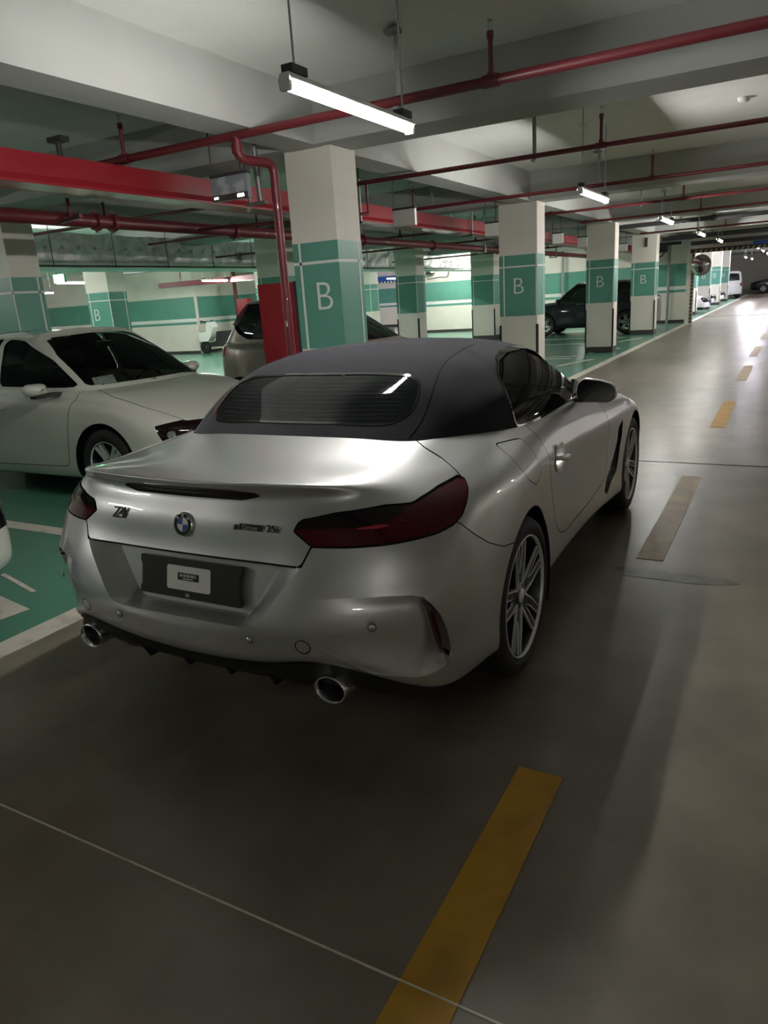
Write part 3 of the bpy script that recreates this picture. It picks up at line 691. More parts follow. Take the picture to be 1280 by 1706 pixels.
    bd.mat('chrome').lathe([(.0245, .0062), (.0262, .0062)], (0, 0, 0), axis=2, n=48)
    for k in range(4):
        bd.mat('white' if k % 2 == 0 else 'blue_badge')
        ts = [math.pi/2*k+math.pi/2*j/8 for j in range(9)]
        bd.add([(0, 0, .0058)]+[(.0248*math.cos(t), .0248*math.sin(t), .0058) for t in ts], [(0, j+1, j+2) for j in range(8)])
    for i in range(len(bd.f)):      # the turned rings face the reader
        pass
    badge = bd.xf(Mb).build('roundel_badge', car, label='round blue and white badge')
    for ch, an in (('B', 46), ('M', 0), ('W', -46)):
        a = math.radians(an); me = text_mesh(ch, .0135, .0006, bold=.0003); me.materials.clear(); me.materials.append(M['white'])
        me.transform(Mb @ Matrix.Translation((-math.sin(a)*.0318, math.cos(a)*.0318, .0066)) @ Matrix.Rotation(a, 4, 'Z')); link('badge_letter', me, badge)
    # ---- model lettering
    def plane(x, y, z, turn): return Matrix.Translation((x, y, z)) @ Matrix.Rotation(-math.atan2(.02, .11), 4, 'X') @ Matrix.Rotation(turn, 4, 'Z') @ Matrix.Rotation(math.pi/2, 4, 'X')
    def badge_text(name, s, size, x, y, z, turn, m, **k):
        me = text_mesh(s, size, **k); me.materials.clear(); me.materials.append(M[m]); me.transform(plane(x, y, z, turn)); return link(name, me, car)
    badge_text('model_lettering', 'Z4', .058, -.318, .0865, .868, -.04, 'dark_steel', depth=.003, shear=.35, bold=.0)
    badge_text('drive_lettering', 's', .034, .226, .0850, .866, .04, 'dark_steel', depth=.003, bold=.001, shear=.2)
    dp = MB().mat('gloss_black').prism([(-.044, -.010), (.046, -.010), (.050, .011), (-.040, .011)], -.003, .001, ax=1).xf(Matrix.Translation((.286, .0885, .866)) @ Matrix.Rotation(-math.atan2(.02, .11), 4, 'X') @ Matrix.Rotation(.05, 4, 'Z')).build('lettering_plate', car)
    badge_text('drive_lettering', 'Drive', .024, .287, .0848, .8655, .05, 'chrome', depth=.001, space=1.1)
    badge_text('engine_lettering', '25i', .034, .372, .0925, .866, .06, 'dark_steel', depth=.003, space=1.15, bold=-.0004)
    # ---- sensors
    for x, y, z in ((.714, .098, .574), (.300, -.004, .507), (-.714, .098, .574), (-.300, -.004, .507)):
        n = Vector((x*.75, -1, 0)).normalized() if abs(x) > .5 else Vector((0, -1, 0))
        R = n.to_track_quat('Z', 'Y').to_matrix().to_4x4()
        mb = MB().mat('silver').lathe([(0, .0035), (.0115, .0025), (.0125, -.002)], (0, 0, 0), axis=2, n=20); mb.mat('seam').lathe([(.0118, .001), (.0138, .0006)], (0, 0, 0), axis=2, n=20)
        mb.xf(Matrix.Translation((x, y, z)) @ R).build('parking_sensor', bm)
    # ---- door handles
    for s in (-1, 1):
        hd = MB().mat('satin_black').lathe([(0, 0), (.045, 0)], (0, 0, 0), axis=0, n=24)
        V = []; F = []; n = 20
        pr = [(.0, .0), (.0, .012), (.35, .026), (.65, .026), (1, .012), (1, 0)]
        # pull bar, bowed outwards
        for i in range(13):
            t = i/12; y = 1.525+.205*t; o = .006+.030*math.sin(math.pi*t)**.6; h = .017-.006*abs(2*t-1)
            z = .806-.03*t
            for a, b in ((-1, 0), (-.7, .8), (0, 1), (.7, .8), (1, 0), (.7, -.6), (-.7, -.6)): V.append((s*(.900+o+.008*b), y, z+h*a))
        for i in range(12):
            for k in range(7): F.append((i*7+k, (i+1)*7+k, (i+1)*7+(k+1) % 7, i*7+(k+1) % 7))
        F += [tuple(range(7)), tuple(range(84, 91))[::-1]]
        if s < 0: F = [f[::-1] for f in F]
        MB().mat('silver').add(V, F, True).build('door_handle', car)
        cup = MB().mat('machined').lathe([(.0, -.004), (.025, -.002), (.043, .003), (.046, .001)], (0, 0, 0), axis=0, n=28)
        MB().mat('led').box((s*.902, 1.56, .772), (s*.906, 1.69, .776)).build('handle_light', car, label='small white handle light')
        o = cup.build('handle_cup', car, (s*.9005, 1.625, .790)); o.scale = (s, 1.9, 1.55)
    # ---- mirrors
    for s in (-1, 1):
        # housing: rounded pod; the glass looks backwards
        prof = [(-.105, -.02), (-.098, .035), (-.07, .062), (.02, .052), (.075, .035), (.098, .005), (.095, -.035), (.07, -.058), (-.06, -.062), (-.095, -.05)]
        prof = round_poly(prof, .012, 3); n = len(prof)
        mb = MB().mat('silver'); V = []; F = []; K = [(1.0, 0), (1.06, .012), (1.08, .03), (1.0, .07), (.78, .105), (.4, .125), (.05, .13)]
        for sc_, dy in K:
            for x, z in prof: V.append((s*(.925+x*sc_), 2.26+dy+.03*(x/.1)*.0, 1.012+z*sc_))
        for i in range(len(K)-1):
            for k in range(n): F.append((i*n+k, i*n+(k+1) % n, (i+1)*n+(k+1) % n, (i+1)*n+k))
        if s < 0: F = [f[::-1] for f in F]
        F = [f for f in F]
        mb.add(V, [f[::-1] for f in F] if False else F, True)
        mo = mb.build('door_mirror', car)
        gl = MB().mat('gloss_black').prism([(s*(.925+x*.97), 1.012+z*.97) for x, z in prof], 2.262, 2.268, ax=1).build('mirror_frame', mo)
        MB().mat('gloss_black').prism([(s*(.925+x*.88), 1.012+z*.86) for x, z in prof], 2.2595, 2.263, ax=1).build('mirror_glass', mo)
        MB().mat('gloss_black').prism([(s*.745, 2.30), (s*.85, 2.27), (s*.98, 2.28), (s*.98, 2.36), (s*.85, 2.37), (s*.745, 2.44)], .947, .965).build('mirror_foot', mo)
        # black sail at the foot of the windscreen pillar
        MB().mat('gloss_black').prism([(2.36, .965), (2.62, .955), (2.66, .985), (2.42, 1.055)], s*.752, s*.772, ax=0).build('mirror_sail', mo)
    MB().mat('satin_black').lathe([(0, .0), (.012, 0)], (0, 0, 0), axis=0, n=8)
    return car
# ================= OTHER CARS =================
def gen_tables(P):
    """control tables of an ordinary car. P: L, W, sill, belt(y), hood (z at nose, z at cowl), deck (z at tail, z at base), gh: rear base y, rear roof y, front roof y, front base y, wb, wr (half widths at belt and roof), H"""
    L, W, w = P['L'], P['W'], P['W']/2
    rb, rr, fr_, fb = P['gh']; wb, wr, H = P['wb'], P['wr'], P['H']
    bel = lambda y: np.interp(y, P['belt'][0], P['belt'][1])
    sh = lambda y: np.interp(y, P['shoulder'][0], P['shoulder'][1])
    cols = [(0, 0), (.40, .012), (.72, .05), (.90, .15), (.975, .40)]
    yy = [P['ax'][0], .36*L, .5*L, .62*L, .72*L, P['ax'][1]]
    fcols = [(.975, L-.48), (.90, L-.21), (.72, L-.08), (.40, L-.02), (0, L)]
    body = []; gh = []
    out = [(c[0]*w, c[1], 'r') for c in cols]+[(w, y, 's') for y in yy]+[(c[0]*w, c[1], 'f') for c in fcols]
    n = len(out)
    for i, (x, y, k) in enumerate(out):
        zs = sh(y); zl = P['sill']+(.06 if k != 's' else 0)
        if k == 'r':
            t = i/4; bx, by = wb*(x/w)*1.0, rb+(.22*t*t if rb > .4 else .14*t*t); bx = min(bx, wb)
        elif k == 'f':
            t = (n-1-i)/4; bx, by = wb*.93*(x/w), fb-.26*t*t
        else:
            bx = wb; by = rb+.25+(fb-.36-rb-.25)*(i-4.3)/6.2 if True else y
        bz = bel(by)
        dirx, diry = (x/w, 0)
        nx = {'r': (x/w)**3*.9, 's': 1, 'f': (x/w)**3*.9}[k]; ny = {'r': -(1-(x/w)**4), 's': 0, 'f': (1-(x/w)**4)}[k]
        def off(d, z): return (max(x+nx*d, 0) if x > 0 else 0, y+ny*d, z)
        z1 = zl+(zs-zl)*.30; z2 = zl+(zs-zl)*.62; z3 = zl+(zs-zl)*.88
        rows = [off(-.07, zl-.02), off(-.02, zl), off(.0, z1), off(-.003, z2), off(-.02, z3), off(-.05, zs)]
        top0 = np.array(off(-.09, zs+.02)); base = np.array((bx, by, bz))
        d = np.linalg.norm(base-top0)
        for q, bow in ((.0, 0), (.33, .5), (.7, .6)):
            p = top0*(1-q)+base*q
            if k != 's': p[2] += bow*P.get('crown', .05)*min(d, 1)
            rows.append(tuple(p))
        rows.append(tuple(base)); body.append(rows)
        # greenhouse column
        if k == 'r': rx, ry = wr*(x/w), rr+.06*(x/w)**2
        elif k == 'f': rx, ry = wr*(x/w), fr_-.05*(x/w)**2
        else: rx, ry = wr, rr+.1+(fr_-.12-rr-.1)*(i-4.3)/6.2
        zr = H-.055
        zc = {'r': H-.04, 'f': H-.035, 's': H-.06}[k]-.02*(x/w)
        m = lambda t, b: tuple(np.array((bx, by, bz))*(1-t)+np.array((rx, ry, zc))*t+np.array((nx*b, ny*b*.8, b*.4 if k != 's' else 0)))
        cx = (rr+fr_)/2+((ry-(rr+fr_)/2)*.9)
        gh.append([(bx, by, bz), m(.33, .02), m(.68, .025), (rx, ry, zc), (rx*.55, ry+(cx-ry)*.5, H-.012), (0, cx, H)])
    for g in gh[:1]+gh[-1:]: pass
    return body, gh
def fair(data, ax, back):
    """smooths a pane to a quadratic surface so that its reflections run true"""
    V, F, N = data
    if len(V) < 8: return data
    o = [i for i in range(3) if i != ax]; a, b = V[:, o[0]], V[:, o[1]]; a0, b0 = a.mean(), b.mean(); a, b = a-a0, b-b0
    A = np.stack([np.ones_like(a), a, b, a*a, a*b, b*b], 1); c = np.linalg.lstsq(A, V[:, ax], rcond=None)[0]
    W = V.copy(); W[:, ax] = A@c-back; return W, F, None
def lamp_bulb(B, lens, s):
    ids = sorted({i for F in B.g['headlight'] for i in F})
    if lens is None or not ids: return
    V = np.array([B.V[i] for i in ids]); c = V.mean(0)
    for k, (dy, r) in enumerate(((-.05, .034), (.045, .024))):
        j = ids[int(np.argmin(np.hypot(V[:, 1]-c[1]-dy, V[:, 2]-c[2]-.005)))]; p = Vector(B.V[j]); n = Vector(B.N[j])
        if s < 0: p.x *= -1; n.x *= -1
        mb = MB().mat('chrome').lathe([(r*.7, .001), (r*.78, .004), (r, .001), (r*1.05, -.004)], (0, 0, 0), axis=2, n=20); mb.mat('lens_clear').lathe([(0, .004), (r*.4, .003), (r*.7, .0)], (0, 0, 0), axis=2, n=20)
        mb.xf(Matrix.Translation(p) @ n.to_track_quat('Z', 'Y').to_matrix().to_4x4()).build('lamp_projector', lens)
def car(name_label, P, paint, loc, rz, fine=1.0, group=None, interior=False, name='car'):
    L, W, w = P['L'], P['W'], P['W']/2
    root = empty(name, loc, rz, label=name_label, cat=P.get('cat', 'car'), group=group)
    tb, tg = gen_tables(P)
    k = lambda a: [max(2, int(round(q*fine))) for q in a]
    B = Sheet(tb, k([6, 6, 6, 6, 10, 14, 12, 12, 12, 14, 10, 8, 8, 6, 6]), k([2, 4, 5, 5, 4, 3, 6, 6, 5]), smooth=2)
    T = Sheet(tg, k([6, 6, 6, 6, 8, 8, 8, 8, 8, 8, 8, 6, 6, 6, 6]), k([5, 6, 5, 6, 6]), smooth=2, groups='shell')
    ra, fa = P['ax']; wr = P['wheel']; ar = wr+.045
    for y in (ra, fa): B.split('body', arch_fn(y, wr, ar), 'void')
    B.g.pop('void', None)
    side = lambda V: V[:, 0] > w*.55
    g = .006 if fine > .8 else .010
    for q in P['doors']:
        B.seam('body', sdist(round_poly(q, .05), pr_side, clip=side), g, gap='gap', inside='door')
    if 'hood_seam' in P: B.seam('body', sdist(P['hood_seam'], pr_deck, clip=lambda V: V[:, 2] > .5), g, gap='gap', inside='hood')
    B.split('body', sdist(P['headlight'], pr_side, clip=lambda V: V[:, 0] > P.get('hl_x', .5)*w), 'headlight')
    B.split('body', sdist(P['taillight'], pr_side, clip=lambda V: V[:, 0] > P.get('tl_x', .5)*w), 'taillight')
    if 'grille' in P: B.split('body', sdist(P['grille'], pr_rear, clip=lambda V: V[:, 1] > L-.35), 'grille')
    if 'rub' in P: B.split('body', lambda V: np.where(V[:, 0] > w*.2, V[:, 2]-P['rub'], 1.), 'rub')
    for q in P['side_windows']:
        T.split('shell', sdist(round_poly(q, .05), pr_side, clip=lambda V: V[:, 0] > .40), 'sideglass')
    T.split('shell', sdist(P['windscreen'], pr_rear, clip=lambda V: V[:, 1] > (P['gh'][2]+.01-.0*V[:, 0])), 'windscreen')
    T.split('shell', sdist(P['rearglass'], pr_rear, clip=lambda V: V[:, 1] < P['gh'][1]+.03), 'rearglass')
    if 'sunroof' in P: T.split('shell', sdist(round_poly(P['sunroof'], .06), pr_deck, clip=lambda V: V[:, 2] > P['H']-.12), 'sunroof')
    surf('body_shell', B.mesh('body'), paint, root, both=True); surf('roof', T.mesh('shell'), paint, root, both=True)
    surf('panel_gap', B.mesh('gap', offs(-.006)), 'seam', root, both=True, kind='stuff')
    if B.g.get('hood'): surf('bonnet', B.mesh('hood'), paint, root, both=True)
    if B.g.get('grille'): surf('grille', B.mesh('grille', offs(-.02)), 'gloss_black', root, both=True)
    if B.g.get('rub'): surf('sill_trim', B.mesh('rub'), P.get('rub_mat', 'black'), root, both=True)
    gl = P.get('glass', 'dark_glass')
    fb = lambda V, N: N*-.006
    surf('windscreen', T.mesh('windscreen', fb), P.get('wsglass', gl), root, both=True); surf('rear_window', T.mesh('rearglass', fb), gl, root, both=True)
    if T.g.get('sunroof'): surf('sunroof', T.mesh('sunroof', fb), 'gloss_black', root, both=True)
    for mi in (False, True):
        s = -1 if mi else 1
        surf('door_panel', B.mesh('door'), paint, root, mirror=mi)
        hl_ = surf('headlight', B.mesh('headlight', offs(-.004)), 'lens_smoke', root, mirror=mi); lamp_bulb(B, hl_, s); surf('tail_light', B.mesh('taillight', offs(.003)), 'lens_bright', root, mirror=mi, label='red tail light')
        surf('side_window', fair(T.mesh('sideglass', fb, wall=False), 0, .004), P.get('sglass', gl), root, mirror=mi)
        for y in (ra, fa):
            wheel('wheel', root, s*(w-.015), y, wr, wr, .22, wr-.115, s, P.get('rim', 'plain'))
            wheel_well(root, y, wr, ar+.004, w-.32, w-.03, s)
        my, mz = P['mirror']; V = []
        prof = round_poly([(-.11, -.03), (-.08, .05), (.08, .055), (.12, .01), (.09, -.05), (-.08, -.05)], .03, 3); n = len(prof); mb = MB().mat(paint); F = []
        for sc_, dy in ((.9, 0), (1.05, .03), (.95, .08), (.6, .12), (.1, .135)): V += [(s*(w+.06+x*sc_), my+dy, mz+z*sc_) for x, z in prof]
        for i in range(4):
            for q in range(n): F.append((i*n+q, i*n+(q+1) % n, (i+1)*n+(q+1) % n, (i+1)*n+q))
        if s < 0: F = [f[::-1] for f in F]
        mo = mb.add(V, F, True).build('door_mirror', root)
        MB().mat('black').prism([(s*(w+.06+x*.9), mz+z*.9) for x, z in prof], my, my+.006, ax=1).build('mirror_glass', mo)
        MB().mat('black').prism([(s*(wb_ := P['wb']-.02), my+.02), (s*(w+.10), my+.01), (s*(w+.10), my+.09), (s*wb_, my+.13)], mz-.075, mz-.04).build('mirror_foot', mo)
        hy = P['handles']
        for y, z in hy:
            V = []; F = []
            for i in range(9):
                t = i/8; o = .004+.03*math.sin(math.pi*t)**.5
                for a, b in ((-1, 0), (0, 1), (1, 0), (0, -.5)): V.append((s*(w-.03+o+.008*b), y+.2*t, z+.014*a))
            for i in range(8):
                for q in range(4): F.append((i*4+q, (i+1)*4+q, (i+1)*4+(q+1) % 4, i*4+(q+1) % 4))
            if s < 0: F = [f[::-1] for f in F]
            MB().mat(P.get('handle_mat', paint)).add(V, F, True).build('door_handle', root)
    rb = ra-ar-.08; ff = fa+ar+.08
    ub = MB().mat('black').prism([(-w*.75, .30), (w*.75, .30), (w*.6, rb), (w*.6, ra+ar+.05), (w*.86, ra+ar+.12), (w*.86, fa-ar-.12), (w*.6, fa-ar-.05), (w*.6, ff), (w*.7, L-.25), (-w*.7, L-.25), (-w*.6, ff), (-w*.6, fa-ar-.05), (-w*.86, fa-ar-.12), (-w*.86, ra+ar+.12), (-w*.6, ra+ar+.05), (-w*.6, rb)], P['sill']-.03, P['sill']+.10)
    ub.build('underbody', root)
    rbz = P['gh']
    zc = float(np.interp(rbz[3], *P['belt']))
    cab = MB().mat('seat').prism([(-w*.8, rbz[0]+.1), (-w*.8, rbz[3]-.1), (w*.8, rbz[3]-.1), (w*.8, rbz[0]+.1)], P['sill']+.1, P['sill']+.22)
    cab.prism([(-w*.78, rbz[3]-.55), (-w*.66, rbz[3]-.16), (w*.66, rbz[3]-.16), (w*.78, rbz[3]-.55)], P['sill']+.22, zc-.06)
    cab.prism([(-w*.78, rbz[0]+.1), (-w*.78, rbz[0]+.35), (w*.78, rbz[0]+.35), (w*.78, rbz[0]+.1)], P['sill']+.22, zc-.06)
    cb = cab.build('cabin', root)
    if interior:
        for x in (-.38, .38): seat(root, x, rbz[3]-1.35, .42)
        steering_wheel(root, -.38, rbz[3]-.62, .86)
        MB().mat('seat').box((-.62, rbz[0]+.85, .4), (.62, rbz[0]+1.0, 1.05)).build('rear_bench', root)
        MB().mat('paper').add([(.20, rbz[3]-.38, zc-.03), (.42, rbz[3]-.42, zc-.03), (.40, rbz[3]-.50, zc+.07), (.18, rbz[3]-.46, zc+.08)], [(0, 1, 2, 3)]).add([(.25, rbz[3]-.32, zc-.04), (.47, rbz[3]-.36, zc-.04), (.47, rbz[3]-.40, zc+.02), (.25, rbz[3]-.36, zc+.02)], [(0, 1, 2, 3)]).build('paper_notes', root, label='paper notes behind the windscreen')
        MB().mat('black').prism([(-.10, 1.28), (.10, 1.28), (.10, 1.34), (-.10, 1.34)], rbz[3]-.72, rbz[3]-.70, ax=1).tube([(0, rbz[3]-.74, 1.36), (0, rbz[3]-.72, 1.31)], .012).build('cabin_mirror', root)
        MB().mat('black').tube([(-.55, rbz[3]-.10, zc+.025), (.05, rbz[3]-.06, zc+.035)], .009, 6).tube([(.05, rbz[3]-.04, zc+.02), (.58, rbz[3]-.16, zc+.028)], .009, 6).build('wiper', root)
    # number plates left as plain blue tags
    if P.get('plate', True):
        MB().mat('blue_badge').prism([(-.22, .42), (.22, .42), (.22, .56), (-.22, .56)], L-.005, L+.012, ax=1).build('number_plate', root)
    return root
SEDAN = dict(L=4.66, W=1.80, H=1.475, sill=.20, ax=(.98, 3.72), wheel=.325, wb=.76, wr=.565, crown=.07,
    gh=(.55, 1.35, 2.70, 3.62), belt=([.5, 1.0, 2, 3.3, 3.7], [1.03, 1.0, .965, .945, .955]), shoulder=([0, .3, 1, 2, 3, 3.6, 4.1, 4.4, 4.66], [.90, .93, .93, .90, .865, .83, .745, .68, .62]),
    doors=[[(1.30, 1.2), (1.28, .8), (1.42, .45), (1.45, .30), (2.20, .28), (2.25, .8), (2.24, 1.2)], [(2.24, 1.2), (2.25, .8), (2.20, .28), (3.25, .30), (3.29, .55), (3.36, .92), (3.35, 1.2)]],
    hood_seam=[(-.1, 3.70), (.66, 3.50), (.73, 3.75), (.72, 4.1), (.62, 4.45), (-.1, 4.58)],
    headlight=[(4.30, .675), (4.42, .70), (4.75, .69), (4.75, .50), (4.44, .47), (4.36, .57)], hl_x=.48,
    taillight=[(-.1, .72), (.35, .80), (.5, .90), (.1, .92), (-.1, .92)], tl_x=.45,
    grille=[(-.1, .55), (.46, .56), (.48, .64), (-.1, .65)], rub=.285, rub_mat='white_paint',
    side_windows=[[(1.08, 1.03), (1.45, 1.33), (1.75, 1.40), (2.17, 1.415), (2.20, .995), (1.3, 1.01)], [(2.26, .99), (2.24, 1.415), (2.55, 1.385), (2.95, 1.22), (3.30, .985), (3.2, .975)]],
    windscreen=[(-.1, .985), (.66, .985), (.60, 1.25), (.50, 1.405), (-.1, 1.425)], rearglass=[(-.1, 1.06), (.58, 1.06), (.48, 1.36), (-.1, 1.40)],
    sunroof=[(-.5, 1.72), (.42, 1.72), (.42, 2.62), (-.5, 2.62)], mirror=(3.02, .985), handles=[(2.28, .80), (1.32, .83)], rim='bright', glass='clear_glass', wsglass='clear_glass', sglass='mid_glass')
MPV = dict(L=3.20, W=1.50, H=1.665, sill=.20, ax=(.50, 2.58), wheel=.29, wb=.66, wr=.53, crown=.05,
    gh=(.12, .50, 1.45, 2.60), belt=([0, .5, 2, 2.7], [1.10, 1.10, 1.06, 1.00]), shoulder=([0, .3, 1, 2, 2.5, 2.9, 3.2], [1.04, 1.04, 1.03, .98, .92, .84, .74]),
    doors=[[(1.05, 1.3), (1.08, .9), (1.05, .3), (2.05, .28), (2.16, .7), (2.20, 1.3)]],
    headlight=[(2.9, .76), (3.3, .76), (3.3, .60), (2.98, .62)], taillight=[(-.1, .86), (.20, .90), (.24, 1.05), (-.1, 1.05)], tl_x=.75,
    side_windows=[[(.14, 1.34), (.24, 1.54), (.55, 1.60), (1.05, 1.605), (1.05, 1.12), (.62, 1.13), (.46, 1.22), (.38, 1.33)], [(1.12, 1.12), (1.12, 1.605), (1.40, 1.59), (1.85, 1.36), (2.30, 1.07)]],
    windscreen=[(-.1, 1.05), (.58, 1.05), (.48, 1.56), (-.1, 1.60)], rearglass=[(-.1, 1.18), (.50, 1.18), (.46, 1.54), (-.1, 1.58)], mirror=(2.05, 1.08), handles=[(1.15, .95)], plate=False)
SUV = dict(L=4.55, W=1.86, H=1.66, sill=.26, ax=(.85, 3.50), wheel=.36, wb=.80, wr=.62, crown=.06,
    gh=(.16, .75, 2.55, 3.30), belt=([0, .5, 2, 3.4], [1.16, 1.14, 1.10, 1.06]), shoulder=([0, .3, 1, 2, 3, 3.5, 4, 4.55], [1.08, 1.08, 1.07, 1.05, 1.02, .99, .93, .84]),
    doors=[[(1.15, 1.3), (1.15, .9), (1.35, .5), (1.4, .36), (2.15, .35), (2.18, 1.3)], [(2.18, 1.3), (2.15, .35), (3.0, .36), (3.05, .7), (3.10, 1.3)]],
    headlight=[(4.0, .88), (4.6, .84), (4.6, .72), (4.2, .74)], taillight=[(-.1, .95), (.35, .98), (.35, 1.08), (-.1, 1.10)],
    side_windows=[[(.5, 1.22), (.9, 1.54), (2.05, 1.59), (2.08, 1.16)], [(2.16, 1.15), (2.13, 1.59), (2.45, 1.57), (2.80, 1.38), (3.05, 1.12)]],
    windscreen=[(-.1, 1.10), (.68, 1.10), (.55, 1.57), (-.1, 1.60)], rearglass=[(-.1, 1.20), (.60, 1.20), (.52, 1.54), (-.1, 1.58)], mirror=(2.95, 1.12), handles=[(2.22, .98), (1.25, 1.0)], handle_mat='chrome', plate=False)
VAN = dict(L=4.4, W=1.68, H=1.85, sill=.22, ax=(.95, 3.5), wheel=.30, wb=.76, wr=.66, crown=.03,
    gh=(.08, .30, 3.10, 3.95), belt=([0, 2, 4], [1.12, 1.10, 1.02]), shoulder=([0, 2, 3.5, 4.4], [1.06, 1.04, .98, .82]),
    doors=[[(2.0, 1.3), (2.0, .3), (2.85, .3), (2.85, 1.3)], [(2.9, 1.3), (2.9, .3), (3.5, .6), (3.6, 1.3)]],
    headlight=[(4.0, .80), (4.5, .80), (4.5, .62), (4.15, .64)], taillight=[(-.1, .80), (.16, .84), (.22, 1.02), (-.1, 1.04)], tl_x=.7, rub=.30, rub_mat='black',
    side_windows=[[(.28, 1.16), (.30, 1.62), (1.30, 1.66), (1.30, 1.14)], [(1.4, 1.14), (1.4, 1.66), (2.7, 1.66), (2.7, 1.14)], [(2.8, 1.13), (2.8, 1.66), (3.2, 1.62), (3.55, 1.12)]],
    windscreen=[(-.1, 1.08), (.66, 1.08), (.58, 1.72), (-.1, 1.76)], rearglass=[(-.1, 1.2), (.56, 1.2), (.54, 1.66), (-.1, 1.7)], mirror=(3.45, 1.15), handles=[(2.7, 1.0), (2.95, .95)], plate=False)
FACE = dict(SEDAN); FACE.update(wsglass='dark_glass', glass='dark_glass', sglass='dark_glass', grille=[(-.1, .33), (.30, .33), (.42, .50), (.36, .64), (-.1, .66)], rub_mat='black', rub=.26)
# ================= THE GARAGE =================
def structure(name, mb): return mb.build(name, None, kind='structure')
CZ = 3.28; SOF = 2.86
def bx(m, a, b): return MB().mat(m).box(a, b)
structure('floor', bx('floor', (-34, -9, -.2), (9, 75, 0)))
structure('ceiling', bx('ceiling', (-34, -9, CZ), (9, 75, CZ+.2)))
# painted parking area left of the aisle, and the white border
structure('floor_green', bx('green_floor', (-26, -9, .0005), (-3.40, 29.4, .003)))
structure('floor_green_far', bx('green_floor', (-14, 30.4, .0005), (-3.40, 70, .003)))
tag(bx('white_line', (-3.40, -9, .0006), (-3.235, 75, .004)).build('border_line'), 'long white painted line between the green bays and the grey aisle', 'road marking')
WALLS = []
def banded_wall(name, a, b, face, base=.11, z1=CZ, hook=None):
    """wall slab with the painted bands of the garage; a, b corners in plan; face: unit vector it looks to"""
    n = Vector((*face, 0)); A = Vector((*a, 0)); Bv = Vector((*b, 0)); d = (Bv-A).normalized()
    def slab(mb, z0, z1, t0, t1):
        P = [A+n*t0, Bv+n*t0, Bv+n*t1, A+n*t1]; mb.prism([(p.x, p.y) for p in P], z0, z1)
    w = MB().mat('cream'); slab(w, 0, z1, -.15, 0); o = structure(name, w)
    for nm, m, z0, z2 in (('green_band', 'green', 1.31, 2.085), ('white_stripe', 'white', 1.19, 1.30), ('green_stripe', 'green', 1.09, 1.18), ('plinth', 'dark_base', 0, base)):
        s = MB().mat(m); slab(s, z0, z2, 0, .004 if nm != 'plinth' else .012); s.build(nm, o)
    return o
banded_wall('wall_back', (-14.1, 29.5), (-3.34, 29.5), (0, -1))
banded_wall('wall_back_left', (-34, 21.3), (-19.7, 21.3), (0, -1))
banded_wall('wall_recess', (-19.7, 24.0), (-15.2, 24.0), (0, -1), base=.12)
banded_wall('wall_recess_side', (-19.7, 21.45), (-19.7, 24.0), (1, 0))
banded_wall('wall_far_left', (-22, 37.0), (-9, 37.0), (0, -1), base=.14)
structure('wall_right', bx('cream', (9, -9, 0), (9.2, 75, CZ)))
structure('wall_left', bx('cream', (-34.2, -9, 0), (-34, 75, CZ)))
structure('wall_end', bx('cream', (-34, 75, 0), (9, 75.2, CZ)))
structure('wall_near', bx('cream', (-34, -9.2, 0), (9, -9, CZ)))
# white thin grey service pipe beside the back wall
tag(MB().mat('skin_grey').tube([(-8.0, 29.36, 0), (-8.0, 29.36, 2.9)], .05, 10).build('drain_pipe'), 'thin vertical grey pipe against the back wall above the dark SUV', 'pipe')
tag(MB().mat('skin_grey').tube([(-4.1, 29.36, 0), (-4.1, 29.36, 2.9)], .05, 10).build('drain_pipe'), 'thin vertical grey pipe against the back wall next to the striped portal', 'pipe')
# ---- beams
rows = [6.07, 12.05, 17.95, 23.75]
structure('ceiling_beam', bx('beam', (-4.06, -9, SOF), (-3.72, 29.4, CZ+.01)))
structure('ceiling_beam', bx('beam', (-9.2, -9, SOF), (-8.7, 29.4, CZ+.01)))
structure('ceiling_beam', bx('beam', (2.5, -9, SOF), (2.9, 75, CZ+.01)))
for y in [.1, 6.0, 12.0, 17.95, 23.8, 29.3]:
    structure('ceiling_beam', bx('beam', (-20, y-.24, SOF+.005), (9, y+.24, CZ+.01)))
# ---- pillars
def pillar(x0, x1, y0, y1, label, B=True, edge=True, bx_=None, v2=None, faces=('f', 'r'), guard=True, base=.14, h=CZ, grp='painted concrete pillars of the garage'):
    cx, cy = (x0+x1)/2, (y0+y1)/2
    o = empty('pillar', (cx, cy, 0), label=label, cat='pillar'); X, Y = (x1-x0)/2, (y1-y0)/2
    MB().mat('cream').box((-X, -Y, base), (X, Y, h)).build('shaft', o)
    MB().mat('green').box((-X-.003, -Y-.003, 1.14), (X+.003, Y+.003, 2.09)).build('green_band', o)
    MB().mat('dark_base').box((-X-.004, -Y-.004, 0), (X+.004, Y+.004, base)).build('plinth', o)
    l = MB().mat('white').box((-X-.006, -Y-.006, 1.90), (X+.006, Y+.006, 1.925))
    for xx in (-X+.075, X-.01)[:2 if edge else 1]:
        l.box((xx-.011, -Y-.006, 1.14), (xx+.011, Y+.006, 2.09))
    l.box((X, Y-.075, 1.14), (X+.006, Y-.053, 2.09)); l.build('white_lines', o)
    if B:
        text('letter', 'B', .37, ((bx_ if bx_ is not None else 0), -Y-.005, 1.60), (0, -1), 'white', o, depth=.003, bold=-.005, label='white letter B')
    if guard:
        for sx in (-1, 1):
            MB().mat('black').box((sx*X-.02*sx, -Y-.012, .14), (sx*X+.008*sx, -Y+.02, 1.0)).box((sx*X, -Y-.012, .14), (sx*X+.010*sx, -Y+.05, 1.0)).build('corner_guard', o)
    return o
pillar(-4.13, -3.64, 5.87, 6.29, 'nearest painted pillar with a white B, red riser pipe and red cabinet at its left', bx_=.06, guard=False, edge=False)
